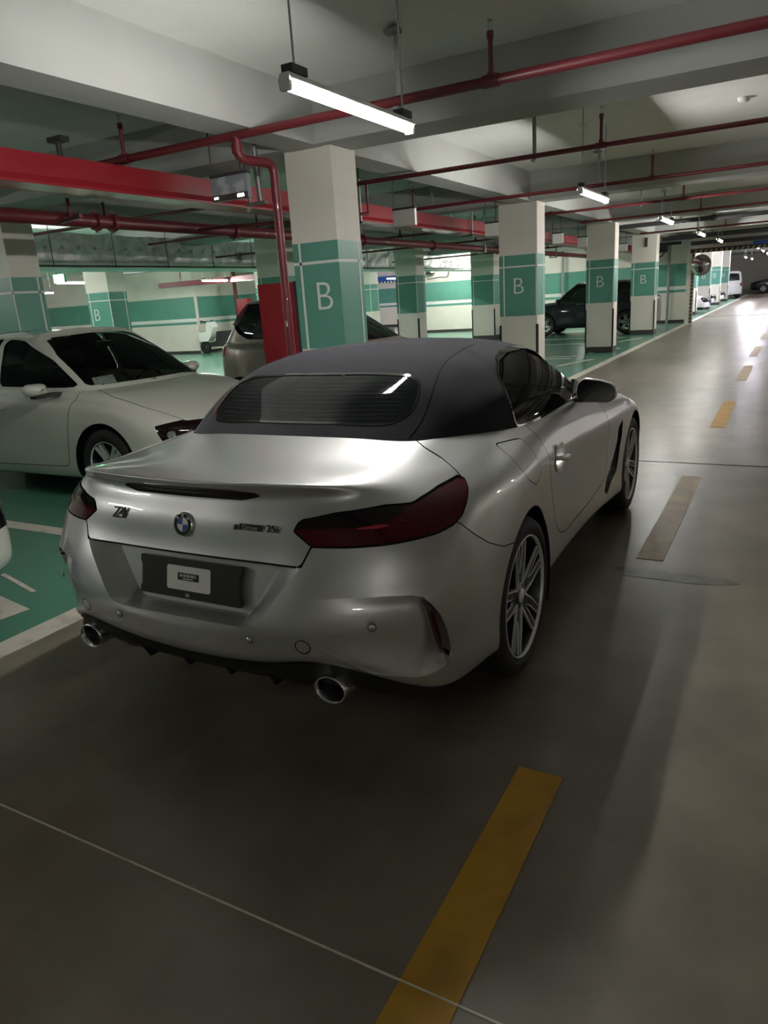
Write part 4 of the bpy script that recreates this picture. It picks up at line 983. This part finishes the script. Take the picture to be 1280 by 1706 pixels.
pillar(-4.27, -3.64, 11.84, 12.26, 'second white B pillar of the aisle row, in front of the second wall bay')
pillar(-4.28, -3.65, 17.72, 18.14, 'third B pillar of the aisle row, hiding the middle of the dark SUV')
pillar(-4.36, -3.66, 23.6, 24.1, 'fourth B pillar of the aisle row, behind the tail of the dark SUV')
pillar(-8.98, -8.29, 5.87, 6.29, 'dark shaded green pillar at the left picture edge behind the white sedan', B=False, guard=False)
pillar(-9.2, -8.5, 11.8, 12.22, 'shaded pillar right behind the red cabinet', B=False)
pillar(-9.32, -8.70, 17.8, 18.3, 'grey-topped green pillar with black guards left of the second wall bay', B=False)
pillar(-9.55, -8.75, 23.7, 24.3, 'narrow shaded green pillar close to the left of the second B pillar', B=False)
pillar(-14.0, -13.28, 11.7, 12.2, 'far-left B pillar seen over the roof of the white sedan', bx_=-.12, guard=False)
pillar(-14.0, -13.4, 17.8, 18.3, 'plain pale pillar at the left edge of the red cabinet', B=False, guard=False)
pillar(-14.2, -13.45, 23.7, 24.3, 'small pillar with double white lines just right of the nearest pillar', B=False, guard=False)
for i, y in enumerate((35.2, 41, 46.8, 52.6)):
    pillar(-4.4, -3.75, y, y+.5, ['first B pillar beyond the striped portal, behind the round mirror', 'second B pillar beyond the striped portal', 'third B pillar beyond the striped portal', 'farthest B pillar, next to the white van'][i])
# ---- bay markings
def line(a, b, w, label, m='white_line', z=.0055, name='bay_line'):
    a, b = Vector(a), Vector(b); d = (b-a).normalized(); n = Vector((-d.y, d.x))*w/2; q = [a+n, b+n, b-n, a-n]
    return tag(MB().mat(m).prism([(p.x, p.y) for p in q], .0031, z).build(name), label, 'road marking')
for y, l in ((3.38, 'white bay line beneath the nose of the white sedan'), (7.35, 'white bay line behind the nearest pillar'), (9.9, 'white bay line between the beige car and the second B pillar'), (13.2, 'white bay line just beyond the second B pillar'), (14.55, 'white bay line on the green floor, second beyond the second B pillar'), (16.45, 'white bay line right in front of the third B pillar'), (16.95, 'white bay line touching the foot of the third B pillar'), (20.6, 'white bay line beyond the third B pillar'), (22.7, 'white bay line in front of the dark SUV'), (26.2, 'white bay line behind the dark SUV')):
    line((-9.0 if y != 26.2 else -8.4, y), (-4.3, y), .13, l)
line((-4.22, 2.30), (-3.66, 2.20), .17, 'short white arrow stroke on the green floor at the left picture edge')
line((-4.35, 2.60), (-3.86, 2.47), .03, 'thin white stroke above the arrow at the left picture edge')
for i, (y0, n) in enumerate(((14.9, 'nearest'), (17.6, 'second'), (20.9, 'third'))):
    line((-4.15, y0), (-3.75, y0+1.3), .12, 'slanted white stroke beside the border line, %s from the camera' % n)
# ---- yellow lane dashes
for i, (y0, y1) in enumerate(((0.1, 2.02), (4.16, 6.2), (8.42, 10.28), (12.4, 14.5), (16.1, 18.5), (20.4, 22.4))):
    tag(bx('yellow' if i in (0, 2) else 'yellow_worn', (-.69, y0, .0006), (-.54, y1, .003)).build('lane_dash'),
        ['bright yellow lane dash in the foreground at the bottom', 'dull worn yellow lane dash in the shade of the silver car', 'bright ochre lane dash level with the door mirror, third from the camera', 'fourth yellow lane dash from the camera', 'fifth yellow lane dash from the camera', 'sixth and farthest yellow lane dash'][i], 'road marking', 'yellow lane dashes')
# ---- joints in the concrete
for y, x0, x1, l in ((1.135, -3.2, 9, 'thin pale expansion joint crossing the foreground floor'), (6.67, -3.2, 9, 'thin expansion joint ahead of the silver car')):
    tag(MB().mat('white_line' if y < 2 else 'dark_base').box((x0, y-.0025, .0002), (x1, y+.0025, .0032)).build('floor_joint'), l, 'floor joint')
tag(MB().mat('dark_steel').box((-3.2, 33.0, .0), (9, 33.12, .008)).build('drain_channel'), 'dark narrow drain channel across the aisle beyond the portal', 'drain')
# ---- fluorescent lamps
def tube_lamp(x, y, label, z=2.475, L=1.22, cool=False, strong=False, ax='y', rods=True):
    o = empty('tube_lamp', (x, y, 0), label=label, cat='lamp', rz=0 if ax == 'y' else math.pi/2)
    h = MB().mat('white').prism([(-.040, z+.030), (-.022, z+.058), (.022, z+.058), (.040, z+.030), (.036, z+.027), (.020, z+.050), (-.020, z+.050), (-.036, z+.027)], 0, L, ax=1)
    h.build('reflector', o)
    for y0 in (.02, L-.14): MB().mat('dark_steel').box((-.03, y0, z+.06), (.03, y0+.12, z+.095)).build('bracket', o)
    for y0 in (-.012, L-.012): MB().mat('white').prism([(-.024, z-.016), (.024, z-.016), (.03, z+.02), (.02, z+.052), (-.02, z+.052), (-.03, z+.02)], y0, y0+.024, ax=1).build('end_cap', o)
    MB().mat('tube_cool' if cool else 'tube_fill' if strong else 'tube').tube([(0, .015, z), (0, L-.015, z)], .0145, 10).build('tube', o)
    if rods:
        for yy in (.08, L-.08):
            MB().mat('steel').tube([(0, yy, z+.10), (0, yy, CZ)], .006, 6).build('rod', o)
    return o
tube_lamp(-2.04, 2.96, 'nearest fluorescent tube lamp, hanging over the silver roadster')
tube_lamp(-2.03, 8.1, 'second hanging tube lamp over the aisle')
tube_lamp(-1.96, 12.9, 'third hanging tube lamp over the aisle')
tube_lamp(-1.96, 18.1, 'fourth hanging tube lamp over the aisle')
tube_lamp(-1.92, 22.3, 'fifth hanging tube lamp, last before the striped portal')
for i, y in enumerate((31.0, 36.3, 42)): tube_lamp(-1.35, y, ['first', 'second', 'third'][i]+' tube lamp beyond the striped portal', cool=True)
for i, (x, y) in enumerate(((-2.6, 47), (-2.6, 53.6), (-6.5, 33.0), (-6.5, 43), (1.8, 50), (1.0, 63), (3.6, 33))): tube_lamp(x, y, ['tube lamp deep in the far aisle', 'farthest tube lamp of the far aisle', 'tube lamp over the far white sedans', 'tube lamp over the far van', 'added unseen lamp above the far black car', 'added unseen lamp behind the far black car', 'tube lamp right of the far aisle, out of the picture'][i], cool=True)  # the two by the black car are added, unseen, to light the far end
tube_lamp(-16.75, 13.1, 'hanging tube lamp under the green exit sign at the far left', ax='y')
tube_lamp(-16.75, 18.6, 'hanging tube lamp in front of the recess at the far left')
# lamps of the same kind outside the picture
for i, (x, y) in enumerate(((6.5, 14.5), (6.5, 20.5), (3.4, -5.0), (-12.2, 3.2), (-22.5, 16.2), (-6.6, -2.2))): tube_lamp(x, y, ['tube lamp over the right-hand side, beyond the picture edge', 'second tube lamp over the right-hand side', 'tube lamp behind the camera to the right', 'tube lamp behind the white sedan', 'tube lamp at the far left wall', 'tube lamp over the bays behind the camera'][i])
for i, (x, y) in enumerate(((-13.2, 8.6), (-13.2, 14.2), (-13.2, 20), (-13.2, 25.2), (-24.5, 15.5), (-9.9, 26.4), (-17.2, 16.6), (-17.0, 10.4), (-12.4, 27.6))): tube_lamp(x, y, ['first', 'second', 'third', 'fourth', 'fifth', 'sixth', 'seventh', 'eighth', 'ninth'][i]+' unseen fill lamp added high behind the foil duct', z=2.95, strong=True)  # extra lamps added out of view to brighten the far walls
tube_lamp(-17.5, 32.5, 'cool tube lamp before the blue shutter', cool=True)
tube_lamp(-6.3, 26.2, 'tube lamp over the bays behind the dark SUV')
# ---- sprinkler pipes
def sprinkler(y, x0, x1, ups, hang, label, z=2.825, r=.024, m='red_pipe'):
    o = empty('sprinkler_pipe', (0, y, 0), label=label, cat='pipe')
    MB().mat(m).tube([(x0, 0, z), (x1, 0, z)], r, 12).build('main_pipe', o)
    for x in ups:
        u = MB().mat(m).tube([(x, 0, z), (x, 0, 3.10)], .016, 10).tube([(x-.05, 0, z), (x+.05, 0, z)], r*1.25, 12).tube([(x, 0, z+.0), (x, 0, z+.05)], .024, 10).tube([(x, 0, 3.06), (x, 0, 3.10)], .022, 10).build('upright', o)
        MB().mat('steel').tube([(x-.010, 0, 3.10), (x-.012, 0, 3.16)], .003, 5).tube([(x+.010, 0, 3.10), (x+.012, 0, 3.16)], .003, 5).tube([(x, 0, 3.155), (x, 0, 3.163)], .016, 10).build('sprinkler_head', u)
    for x in hang:
        MB().mat('steel').box((x-.018, .03, z-.05), (x+.018, .045, CZ)).box((x-.018, -.03, z-.05), (x+.018, .045, z-.035)).box((x-.07, -.01, CZ-.05), (x+.03, .06, CZ-.02)).build('hanger', o)
sprinkler(4.87, -6.2, 9, (-1.79, -5.07, 1.4, 4.6), (-2.46, 3.5), 'nearest red sprinkler pipe crossing above the silver car', r=.032)
sprinkler(7.73, -10.8, 9, (-1.745, -5.3, -8.6, 1.4), (-2.41, 3.2), 'second red sprinkler pipe across the aisle, beyond the first beam')
sprinkler(10.65, -10.8, 9, (-1.745, -5.2, -8.2, 1.4), (-2.43, 3.2, -4.9), 'third red sprinkler pipe across the aisle, above the second lamp')
sprinkler(13.75, -4.1, 9, (-1.745, -3.98, 1.4), (-2.43,), 'fourth red sprinkler pipe, starting at the second B pillar')
sprinkler(16.35, -4.1, 9, (-1.745, -3.98, 1.4), (-2.43,), 'fifth red sprinkler pipe across the aisle')
sprinkler(18.9, -3.9, 9, (-1.745,), (-2.43,), 'sixth red sprinkler pipe, behind the third lamp', r=.05, m='dark_steel')
sprinkler(22.2, -3.9, 9, (-1.745,), (-2.43,), 'seventh red sprinkler pipe across the aisle')
sprinkler(26.2, -3.9, 9, (), (-2.43,), 'eighth pipe, dark and thick, just before the portal', r=.07, m='dark_steel')
sprinkler(12.5, -10.8, -5.35, (-6.4, -9.5), (-7.2,), 'thin sprinkler branch pipe left of the second B pillar', z=2.62, r=.02)
sprinkler(15.2, -10.8, -5.35, (-6, -9.5), (-7.2,), 'second thin sprinkler branch pipe left of the second B pillar', z=2.60, r=.02)
sprinkler(20.5, -10.8, -5.35, (-6,), (-7.2,), 'far thin sprinkler branch pipe behind the pillars', z=2.60, r=.02)
tag(MB().mat('red_pipe').tube([(-5.9, 6.6, 2.42), (-5.5, 6.6, 2.42), (-4.9, 7.2, 2.44), (-4.35, 7.73, 2.5), (-4.35, 7.73, 2.8)], .018, 8).build('branch_pipe'), 'thin red branch pipe under the big red tray, left of the nearest pillar', 'pipe')
# ---- riser beside the nearest pillar
ri = empty('riser_pipe', (0, 0, 0), label='red vertical riser pipe bending down beside the nearest pillar', cat='pipe')
def bend(P, r=.09, k=5):
    out = [P[0]]
    for a, b, c in zip(P[:-2], P[1:-1], P[2:]):
        a, b, c = map(np.array, (a, b, c)); u = (a-b)/np.linalg.norm(a-b); v = (c-b)/np.linalg.norm(c-b)
        rr = min(r, .48*np.linalg.norm(a-b), .48*np.linalg.norm(c-b))
        for j in range(k+1):
            t = j/k; out.append(tuple((1-t)**2*(b+u*rr)+2*t*(1-t)*b+t*t*(b+v*rr)))
    return out+[P[-1]]
MB().mat('red_pipe').tube(bend([(-3.86, 4.87, 2.82), (-3.86, 4.87, 2.66), (-3.775, 5.2, 2.655), (-3.775, 5.2, 0)], .075), .036, 14).build('pipe_run', ri)
MB().mat('red_pipe').tube([(-3.775, 5.2, 1.50), (-3.775, 5.2, 1.55)], .043, 14).tube([(-3.86, 4.87, 2.70), (-3.86, 4.87, 2.76)], .044, 14).build('coupling', ri)
MB().mat('chrome').tube([(-3.775, 5.16, 1.40), (-3.74, 5.12, 1.40)], .012, 8).tube([(-3.74, 5.12, 1.38), (-3.74, 5.12, 1.43)], .008, 8).build('valve', ri)
cd = tag(MB().mat('steel').tube([(-4.22, 5.55, CZ), (-4.22, 5.55, 2.86), (-4.20, 5.55, 2.44)], .028, 10).build('conduit'), 'short grey steel conduit with braces hanging behind the red riser bend', 'conduit')
MB().mat('steel').box((-4.36, 5.52, 2.42), (-4.14, 5.58, 2.445)).tube([(-4.34, 5.55, 2.86), (-4.32, 5.55, 2.44)], .016, 8).tube([(-4.13, 5.50, 2.80), (-4.18, 5.55, 2.62)], .012, 8).build('brace', cd)
# ---- hydrant cabinet
cb = empty('hydrant_cabinet', (-4.42, 5.97, 0), label='tall dark red hydrant cabinet against the nearest pillar', cat='cabinet')
MB().mat('red').box((-.235, -.02, 0), (.26, .26, 1.765)).build('cabinet_body', cb); MB().mat('red').box((-.225, -.032, .15), (.17, -.02, 1.75)).build('door', cb)
MB().mat('dark_steel').box((.20, -.03, .12), (.262, -.018, 1.77)).build('shadow_gap', cb)
# ---- big red cable tray along the bays
tr = empty('cable_tray', (-5.0, -9, 0), label='wide bright red cable tray running along under the ceiling', cat='cable tray')
MB().mat('red').box((-.30, 0, 2.59), (0, 38.3, 2.755)).build('trough', tr)
MB().mat('red').prism([(0, 2.60), (.012, 2.555), (.012, 2.535), (-.30, 2.535), (-.30, 2.60)], 0, 38.3, ax=1).build('bottom_flange', tr)
for y in (17.6, 21.4, 26.3, 31):
    MB().mat('steel').box((-.36, y, 2.49), (.05, y+.035, 2.53)).box((-.36, y, 2.5), (-.34, y+.035, CZ)).box((.03, y, 2.5), (.05, y+.035, CZ)).build('trapeze_hanger', tr)
# ---- red main pipe behind it
mp = empty('fire_main', (-6.0, -9, 0), label='dark red fire main pipe with couplings below the tray', cat='pipe')
MB().mat('red_pipe').tube([(0, 0, 2.45), (0, 38.3, 2.45)], .062, 18).build('main_pipe', mp)
for y in (14.25, 14.45, 16.3, 19.4, 22.0, 25.5):
    MB().mat('red_pipe').tube([(0, y, 2.45), (0, y+.05, 2.45)], .085, 18).box((-.012, y+.01, 2.35), (.012, y+.04, 2.55)).build('coupling', mp)
for y in (12.75, 18.2, 24.5, 30):
    MB().mat('steel').box((.07, y, 2.34), (.10, y+.05, CZ)).box((-.10, y, 2.34), (.10, y+.05, 2.37)).box((-.10, y, 2.34), (-.07, y+.05, 2.47)).build('hanger', mp)
MB().mat('red_pipe').tube(bend([(.6, 13.6, 2.40), (.15, 13.75, 2.40), (.10, 13.9, 2.44), (.10, 13.9, 2.62)], .06), .018, 8).build('side_branch', mp)
# ---- short second red tray stub at the upper left
# ---- hanging camera bracket and sensors
cm = empty('ceiling_camera', (-5.35, 4.45, 0), label='small dark camera on a bracket above the red tray', cat='camera')
MB().mat('dark_steel').tube([(0, 0, 2.80), (0, 0, 2.95)], .022, 8).build('stem', cm); MB().mat('dark_steel').box((-.08, -.04, 2.94), (.08, .05, 2.98)).build('head', cm)
# ---- guidance displays along the row
def display(x, y, w, h, label, z=2.50, txt=True, m='panel'):
    o = empty('guidance_display', (x, y, 0), label=label, cat='display', group='parking guidance displays along the pillar row')
    MB().mat(m).box((-w/2, -.02, z-h/2), (w/2, .03, z+h/2)).build('casing', o); MB().mat('dark_steel').box((-w/2-.005, -.025, z+h/2-.012), (w/2+.005, .035, z+h/2+.012)).build('top_rail', o)
    for xx in (-w*.48, w*.32): MB().mat('dark_steel').tube([(xx, 0, z+h/2), (xx, 0, CZ if xx < 0 else z+h/2+.3)], .006, 6).build('rod', o)
    if txt:
        MB().mat('dark_steel').box((-w/2, -.024, z-h/2), (w/2, -.019, z-h/2+.045)).build('digit_window', o)
        text('digits', '6286', .036, (w*.31, -.026, z-h/2+.022), (0, -1), 'led', o, depth=.001); text('small_text', 'LCM', .022, (-w*.38, -.026, z-h/2+.024), (0, -1), 'led', o, depth=.001)
    return o
display(-4.09, 5.02, .37, .19, 'grey guidance display with small digits, hanging left of the nearest pillar')
for i, y in enumerate((8.55, 11.6, 15.4, 17.4, 22.0)):
    display(-4.3, y, .30 if i == 0 else .21, .20, ['second guidance box, right of the nearest pillar', 'third guidance box, at the left side of the second B pillar', 'fourth guidance box, right of the second B pillar', 'fifth guidance box, on the third B pillar', 'sixth guidance box, between the third and fourth B pillars'][i], txt=False, m='white')
# ---- silver ventilation duct
du = empty('ventilation_duct', (-11.0, 8.3, 0), label='long crumpled foil-wrapped ventilation duct on hangers', cat='duct')
random.seed(3)
V = []; F = []; n = 90
for i in range(n+1):
    y = 21.1*i/n
    for x, z in ((0, 2.50), (0, 2.62), (0, 2.74), (0, 2.86), (0, 2.98), (-.45, 3.0), (-.9, 2.98), (-.9, 2.5)):
        V.append((x+random.uniform(-.018, .018), y, z+random.uniform(-.012, .012)))
for i in range(n):
    for k in range(8): F.append((i*8+k, i*8+(k+1) % 8, (i+1)*8+(k+1) % 8, (i+1)*8+k))
F.append(tuple(range(8))[::-1])
MB().mat('foil').add(V, F).build('duct_body', du)
MB().mat('white').box((-.9, 0, 2.455), (.03, 21.1, 2.50)).box((-.9, 0, 2.41), (.012, 21.1, 2.43)).build('duct_shelf', du)
for i in range(16):
    y = .3+1.33*i; MB().mat('dark_steel').tube([(.045, y, 2.42), (.045, y, CZ)], .007, 6).build('rod', du)
for i in range(60):
    MB().mat('steel').add([(.024, .2+.35*i, 2.745), (.012, .17+.35*i, 2.72), (.012, .23+.35*i, 2.72), (.012, .23+.35*i, 2.77), (.012, .17+.35*i, 2.77)], [(0, 1, 2), (0, 2, 3), (0, 3, 4), (0, 4, 1)]).build('fixing_pin', du) if i < 30 else None
MB().mat('steel').box((.02, 5.2, 2.60), (.10, 5.5, 2.76)).box((.02, 6.1, 2.60), (.08, 6.2, 2.78)).build('junction_box', du)
# red tray of the far left
tag(MB().mat('red_pipe').box((-20, 19.9, 2.42), (-14.4, 20.1, 2.60)).box((-19, 19.98, 2.6), (-18.97, 20.01, CZ-.002)).box((-15, 19.98, 2.6), (-14.97, 20.01, CZ-.002)).build('cable_tray'), 'red cable tray behind the two far-left tube lamps', 'cable tray')
# ---- exit sign
ex = empty('exit_sign', (-15.2, 12.0, 0), label='glowing green exit sign above the white sedan roof', cat='sign')
MB().mat('dark_steel').box((-.19, 0, 2.40), (.19, .04, 2.60)).build('casing', ex); MB().mat('exit').box((-.18, -.006, 2.41), (.18, 0, 2.59)).build('face', ex)
MB().mat('exit_white').prism([(-.15, 2.50), (-.09, 2.55), (-.09, 2.52), (-.03, 2.52), (-.03, 2.48), (-.09, 2.48), (-.09, 2.45)], -.010, -.006, ax=1).box((.04, -.010, 2.43), (.07, -.006, 2.57)).box((.04, -.010, 2.55), (.14, -.006, 2.57)).box((.12, -.010, 2.43), (.14, -.006, 2.57)).box((.075, -.010, 2.46), (.105, -.006, 2.53)).build('pictogram', ex)
MB().mat('dark_steel').tube([(-.1, .02, 2.6), (-.1, .02, CZ)], .008, 6).tube([(.1, .02, 2.6), (.1, .02, CZ)], .008, 6).build('rod', ex)
dp = empty('guidance_display', (-17.4, 10.5, 0), label='dark display bar with bright dots at the far left, under the duct', cat='display')
MB().mat('black').box((-.7, 0, 2.14), (.55, .05, 2.24)).build('casing', dp)
for x in (-.42, -.12, .0): MB().mat('led').box((x-.03, -.006, 2.18), (x+.03, 0, 2.22)).build('dot', dp)
# ---- striped portal in the aisle
po = empty('portal_frame', (-3.232, 28.0, 0), label='portal across the aisle edged with black and yellow hazard stripes', cat='portal')
MB().mat('cream').box((-.10, 0, .006), (.0, 1.45, 2.45)).build('jamb', po); MB().mat('cream').box((0, .3, 2.40), (12.3, 1.45, CZ)).build('lintel', po)
MB().mat('white').box((.0, -.02, 0), (.16, .0, 2.36)).build('jamb_face', po)
MB().mat('dark_steel').box((0, -.05, 2.62), (12.3, .3, 2.74)).build('shutter_box', po)
for i in range(19):
    z = .04+i*.122; MB().mat('black').prism([(.05, z), (.13, z+.035), (.13, z+.095), (.05, z+.06)], -.026, -.02, ax=1).build('hazard_stripe', po)
    MB().mat('yellow_worn').prism([(.05, z+.06), (.13, z+.095), (.13, z+.157), (.05, z+.122)], -.026, -.02, ax=1).build('hazard_stripe', po)
MB().mat('dark_steel').box((.0, -.02, 2.36), (12.3, .0, 2.50)).build('lintel_face', po)
for i in range(38):
    x = .02+i*.16; MB().mat('black').prism([(x, 2.36), (x+.08, 2.36), (x+.12, 2.45), (x+.04, 2.45)], -.026, -.02, ax=1).build('hazard_stripe', po)
    MB().mat('yellow_worn').prism([(x+.08, 2.36), (x+.16, 2.36), (x+.20, 2.45), (x+.12, 2.45)], -.026, -.02, ax=1).build('hazard_stripe', po)
MB().mat('blue').box((1.9, -.022, 2.47), (12, -.0, 2.60)).build('blue_panel', po)
sh = empty('roller_shutter', (-19.5, 36.4, 0), label='blue shutter box with hazard edge in the far left opening', cat='shutter')
MB().mat('blue').box((-1.2, 0, 2.46), (1.4, .3, 2.72)).build('shutter_box', sh)
for x in (-1.1, 1.3): MB().mat('dark_steel').box((x, .1, 2.72), (x+.04, .14, CZ)).build('hanger', sh)
for i in range(13):
    x = -1.2+i*.2; MB().mat('black').prism([(x, 2.38), (x+.1, 2.38), (x+.15, 2.46), (x+.05, 2.46)], -.01, .0, ax=1).build('hazard_stripe', sh)
    MB().mat('white').prism([(x+.1, 2.38), (x+.2, 2.38), (x+.25, 2.46), (x+.15, 2.46)], -.01, .0, ax=1).build('hazard_stripe', sh)
# ---- traffic mirror
tm = empty('traffic_mirror', (-2.82, 27.35, 0), label='round convex traffic mirror hanging beside the striped portal', cat='mirror')
V = []; prof = [(0, -.10), (.12, -.093), (.22, -.07), (.30, -.03), (.335, .0)]
o = MB().mat('mirror').lathe(prof, (0, 0, 1.95), axis=1, n=32).build('mirror_dome', tm); MB().mat('red_pipe').lathe([(.335, 0), (.345, .01), (.33, .03), (0, .05)], (0, 0, 1.95), axis=1, n=32).build('rim', tm)
MB().mat('steel').tube([(-.3, .1, 2.1), (0, .04, 1.95)], .015, 8).tube([(-.62, .62, 2.2), (-.3, .1, 2.1)], .015, 8).build('arm', tm)
tm.rotation_euler = (0, 0, math.radians(-18))
# ---- smoke detectors
for x, y, l in ((-.613, 9.04, 'small white smoke detector on the ceiling at the right'), (-2.23, 9.0, 'flat smoke detector on the ceiling above the second lamp'), (-2.70, 19.6, 'far smoke detector on the ceiling above the third lamp')):
    t = empty('smoke_detector', (x, y, 0), label=l, cat='smoke detector')
    MB().mat('white').lathe([(0, CZ-.05), (.035, CZ-.048), (.05, CZ-.035), (.06, CZ-.02), (.06, CZ)], (0, 0, 0), axis=2, n=20).build('cover', t)
# ---- wall-mounted bits
wb = empty('wall_camera', (-13.6, 29.3, 0), label='small camera with a looped black cable on the second wall bay', cat='camera')
MB().mat('black').box((-.18, -.2, 2.42), (.1, .1, 2.56)).build('body', wb); MB().mat('white').tube([(.12, -.25, 2.52), (.12, -.1, 2.52)], .06, 12).build('lens_hood', wb)
MB().mat('black').tube(bend([(-.2, 0, 2.22), (.35, 0, 2.28), (.75, 0, 2.25), (.80, 0, 2.55)], .12), .02, 6).build('cable', wb)
wc = empty('pipe_valve', (-4.55, 28.9, 0), label='black valve group with a looped cable above the wall beside the portal', cat='valve')
MB().mat('black').box((-.1, -.1, 2.50), (.45, .1, 2.72)).tube([(-.35, 0, 2.78), (.9, 0, 2.78)], .05, 10).build('valve_body', wc)
MB().mat('black').box((.1, .05, 2.6), (.2, .595, 2.66)).build('wall_bracket', wc); MB().mat('black').tube(bend([(-.3, 0, 2.75), (-.28, 0, 2.35), (.2, 0, 2.33), (.35, 0, 2.5)], .1), .022, 6).build('cable', wc)
tag(MB().mat('dark_steel').box((-3.99, 23.56, 2.52), (-3.92, 23.6, 2.78)).build('small_box'), 'small dark box high on the fourth B pillar', 'box')
# ---- scooter and poster in the recess at the far left
ct = empty('scooter', (-18.9, 21.2, 0), label='white scooter with a black foot well parked in the far-left recess', cat='scooter')
MB().mat('white').prism([(-.55, .45), (-.15, .45), (0, .62), (.15, .95), (.05, 1.15), (-.12, 1.15), (-.2, .78), (-.60, .80)], -.16, .16, ax=1).build('fairing', ct)
MB().mat('black').prism([(-.1, .25), (.75, .25), (.95, .5), (.95, .82), (.3, .80), (.2, .45), (-.1, .4)], -.14, .14, ax=1).build('seat', ct)
for x in (-.42, .72): MB().mat('rubber').lathe([(.06, -.04), (.22, -.05), (.24, 0), (.22, .05), (.06, .04)], (x, 0, .24), axis=1, n=20).build('wheel', ct)
MB().mat('black').tube([(-.25, -.32, 1.2), (-.08, 0, 1.12), (-.25, .32, 1.2)], .025, 8).build('handlebar', ct)
ps = empty('poster_stand', (-18.0, 23.6, 0), label='narrow poster stand with a yellow sign in the far-left recess', cat='poster')
MB().mat('white').box((-.25, 0, 1.0), (.75, .05, 1.95)).build('board', ps)
for x in (-.22, .68): MB().mat('dark_steel').box((x, .0, 0), (x+.04, .04, 1.0)).build('leg', ps); MB().mat('yellow').box((.05, -.006, 1.45), (.35, 0, 1.75)).build('yellow_notice', ps)
tag(MB().mat('red_pipe').tube([(-18.6, 22.4, .3), (-18.6, 22.4, CZ)], .07, 10).build('riser_pipe'), 'thin red riser pipe in the far-left recess', 'pipe')
tag(MB().mat('red').box((-18.5, 22.3, 0), (-18.0, 22.6, 1.9)).build('hydrant_cabinet'), 'small red cabinet on the riser in the far-left recess', 'cabinet')
q = [(.08+.30*math.cos(t)*(1+.25*math.sin(3*t+1)), 3.93+.09*math.sin(t)*(1+.3*math.cos(2*t))) for t in np.linspace(0, 2*math.pi, 28)[:-1]]
tag(MB().mat('oil').prism([(x-.72+.15, y) for x, y in q], .0002, .0016).build('oil_stain'), 'dark oil stain on the floor at the near end of the shaded lane dash', 'stain')
# ================= CARS =================
R = math.radians
roadster()
car('white sedan parked nose to the aisle beside the silver roadster', SEDAN, 'white_paint', (-8.80, 5.04, 0), R(-90), fine=1.15, interior=True)
car('white car whose front corner shows at the left picture edge', FACE, 'white_paint', (-8.26, 1.56, 0), R(-90), fine=.8)
car('beige compact van behind the red cabinet and nearest pillar', MPV, 'beige_paint', (-7.32, 8.85, 0), R(-90), fine=.9)
car('blue-black SUV parked between the third and fourth B pillars', SUV, 'navy_paint', (-3.75, 25.2, 0), R(90), fine=.7)
car('nearest cool-white sedan beyond the portal', FACE, 'pearl_paint', (-8.0, 37.3, 0), R(-90), fine=.6)
car('second cool-white sedan beyond the portal, partly hidden by the first', FACE, 'pearl_paint', (-8.3, 43.2, 0), R(-90), fine=.5)
car('third cool-white sedan beyond the portal, a sliver of its front visible', FACE, 'pearl_paint', (-8.3, 49.2, 0), R(-90), fine=.5)
car('white van at the far end of the aisle, tail to the left row', VAN, 'pearl_paint', (-3.9, 57.5, 0), R(20), fine=.6)
car('black car at the far end of the aisle right of the white van', SUV, 'navy_paint', (1.2, 70.6, 0), R(90), fine=.5)
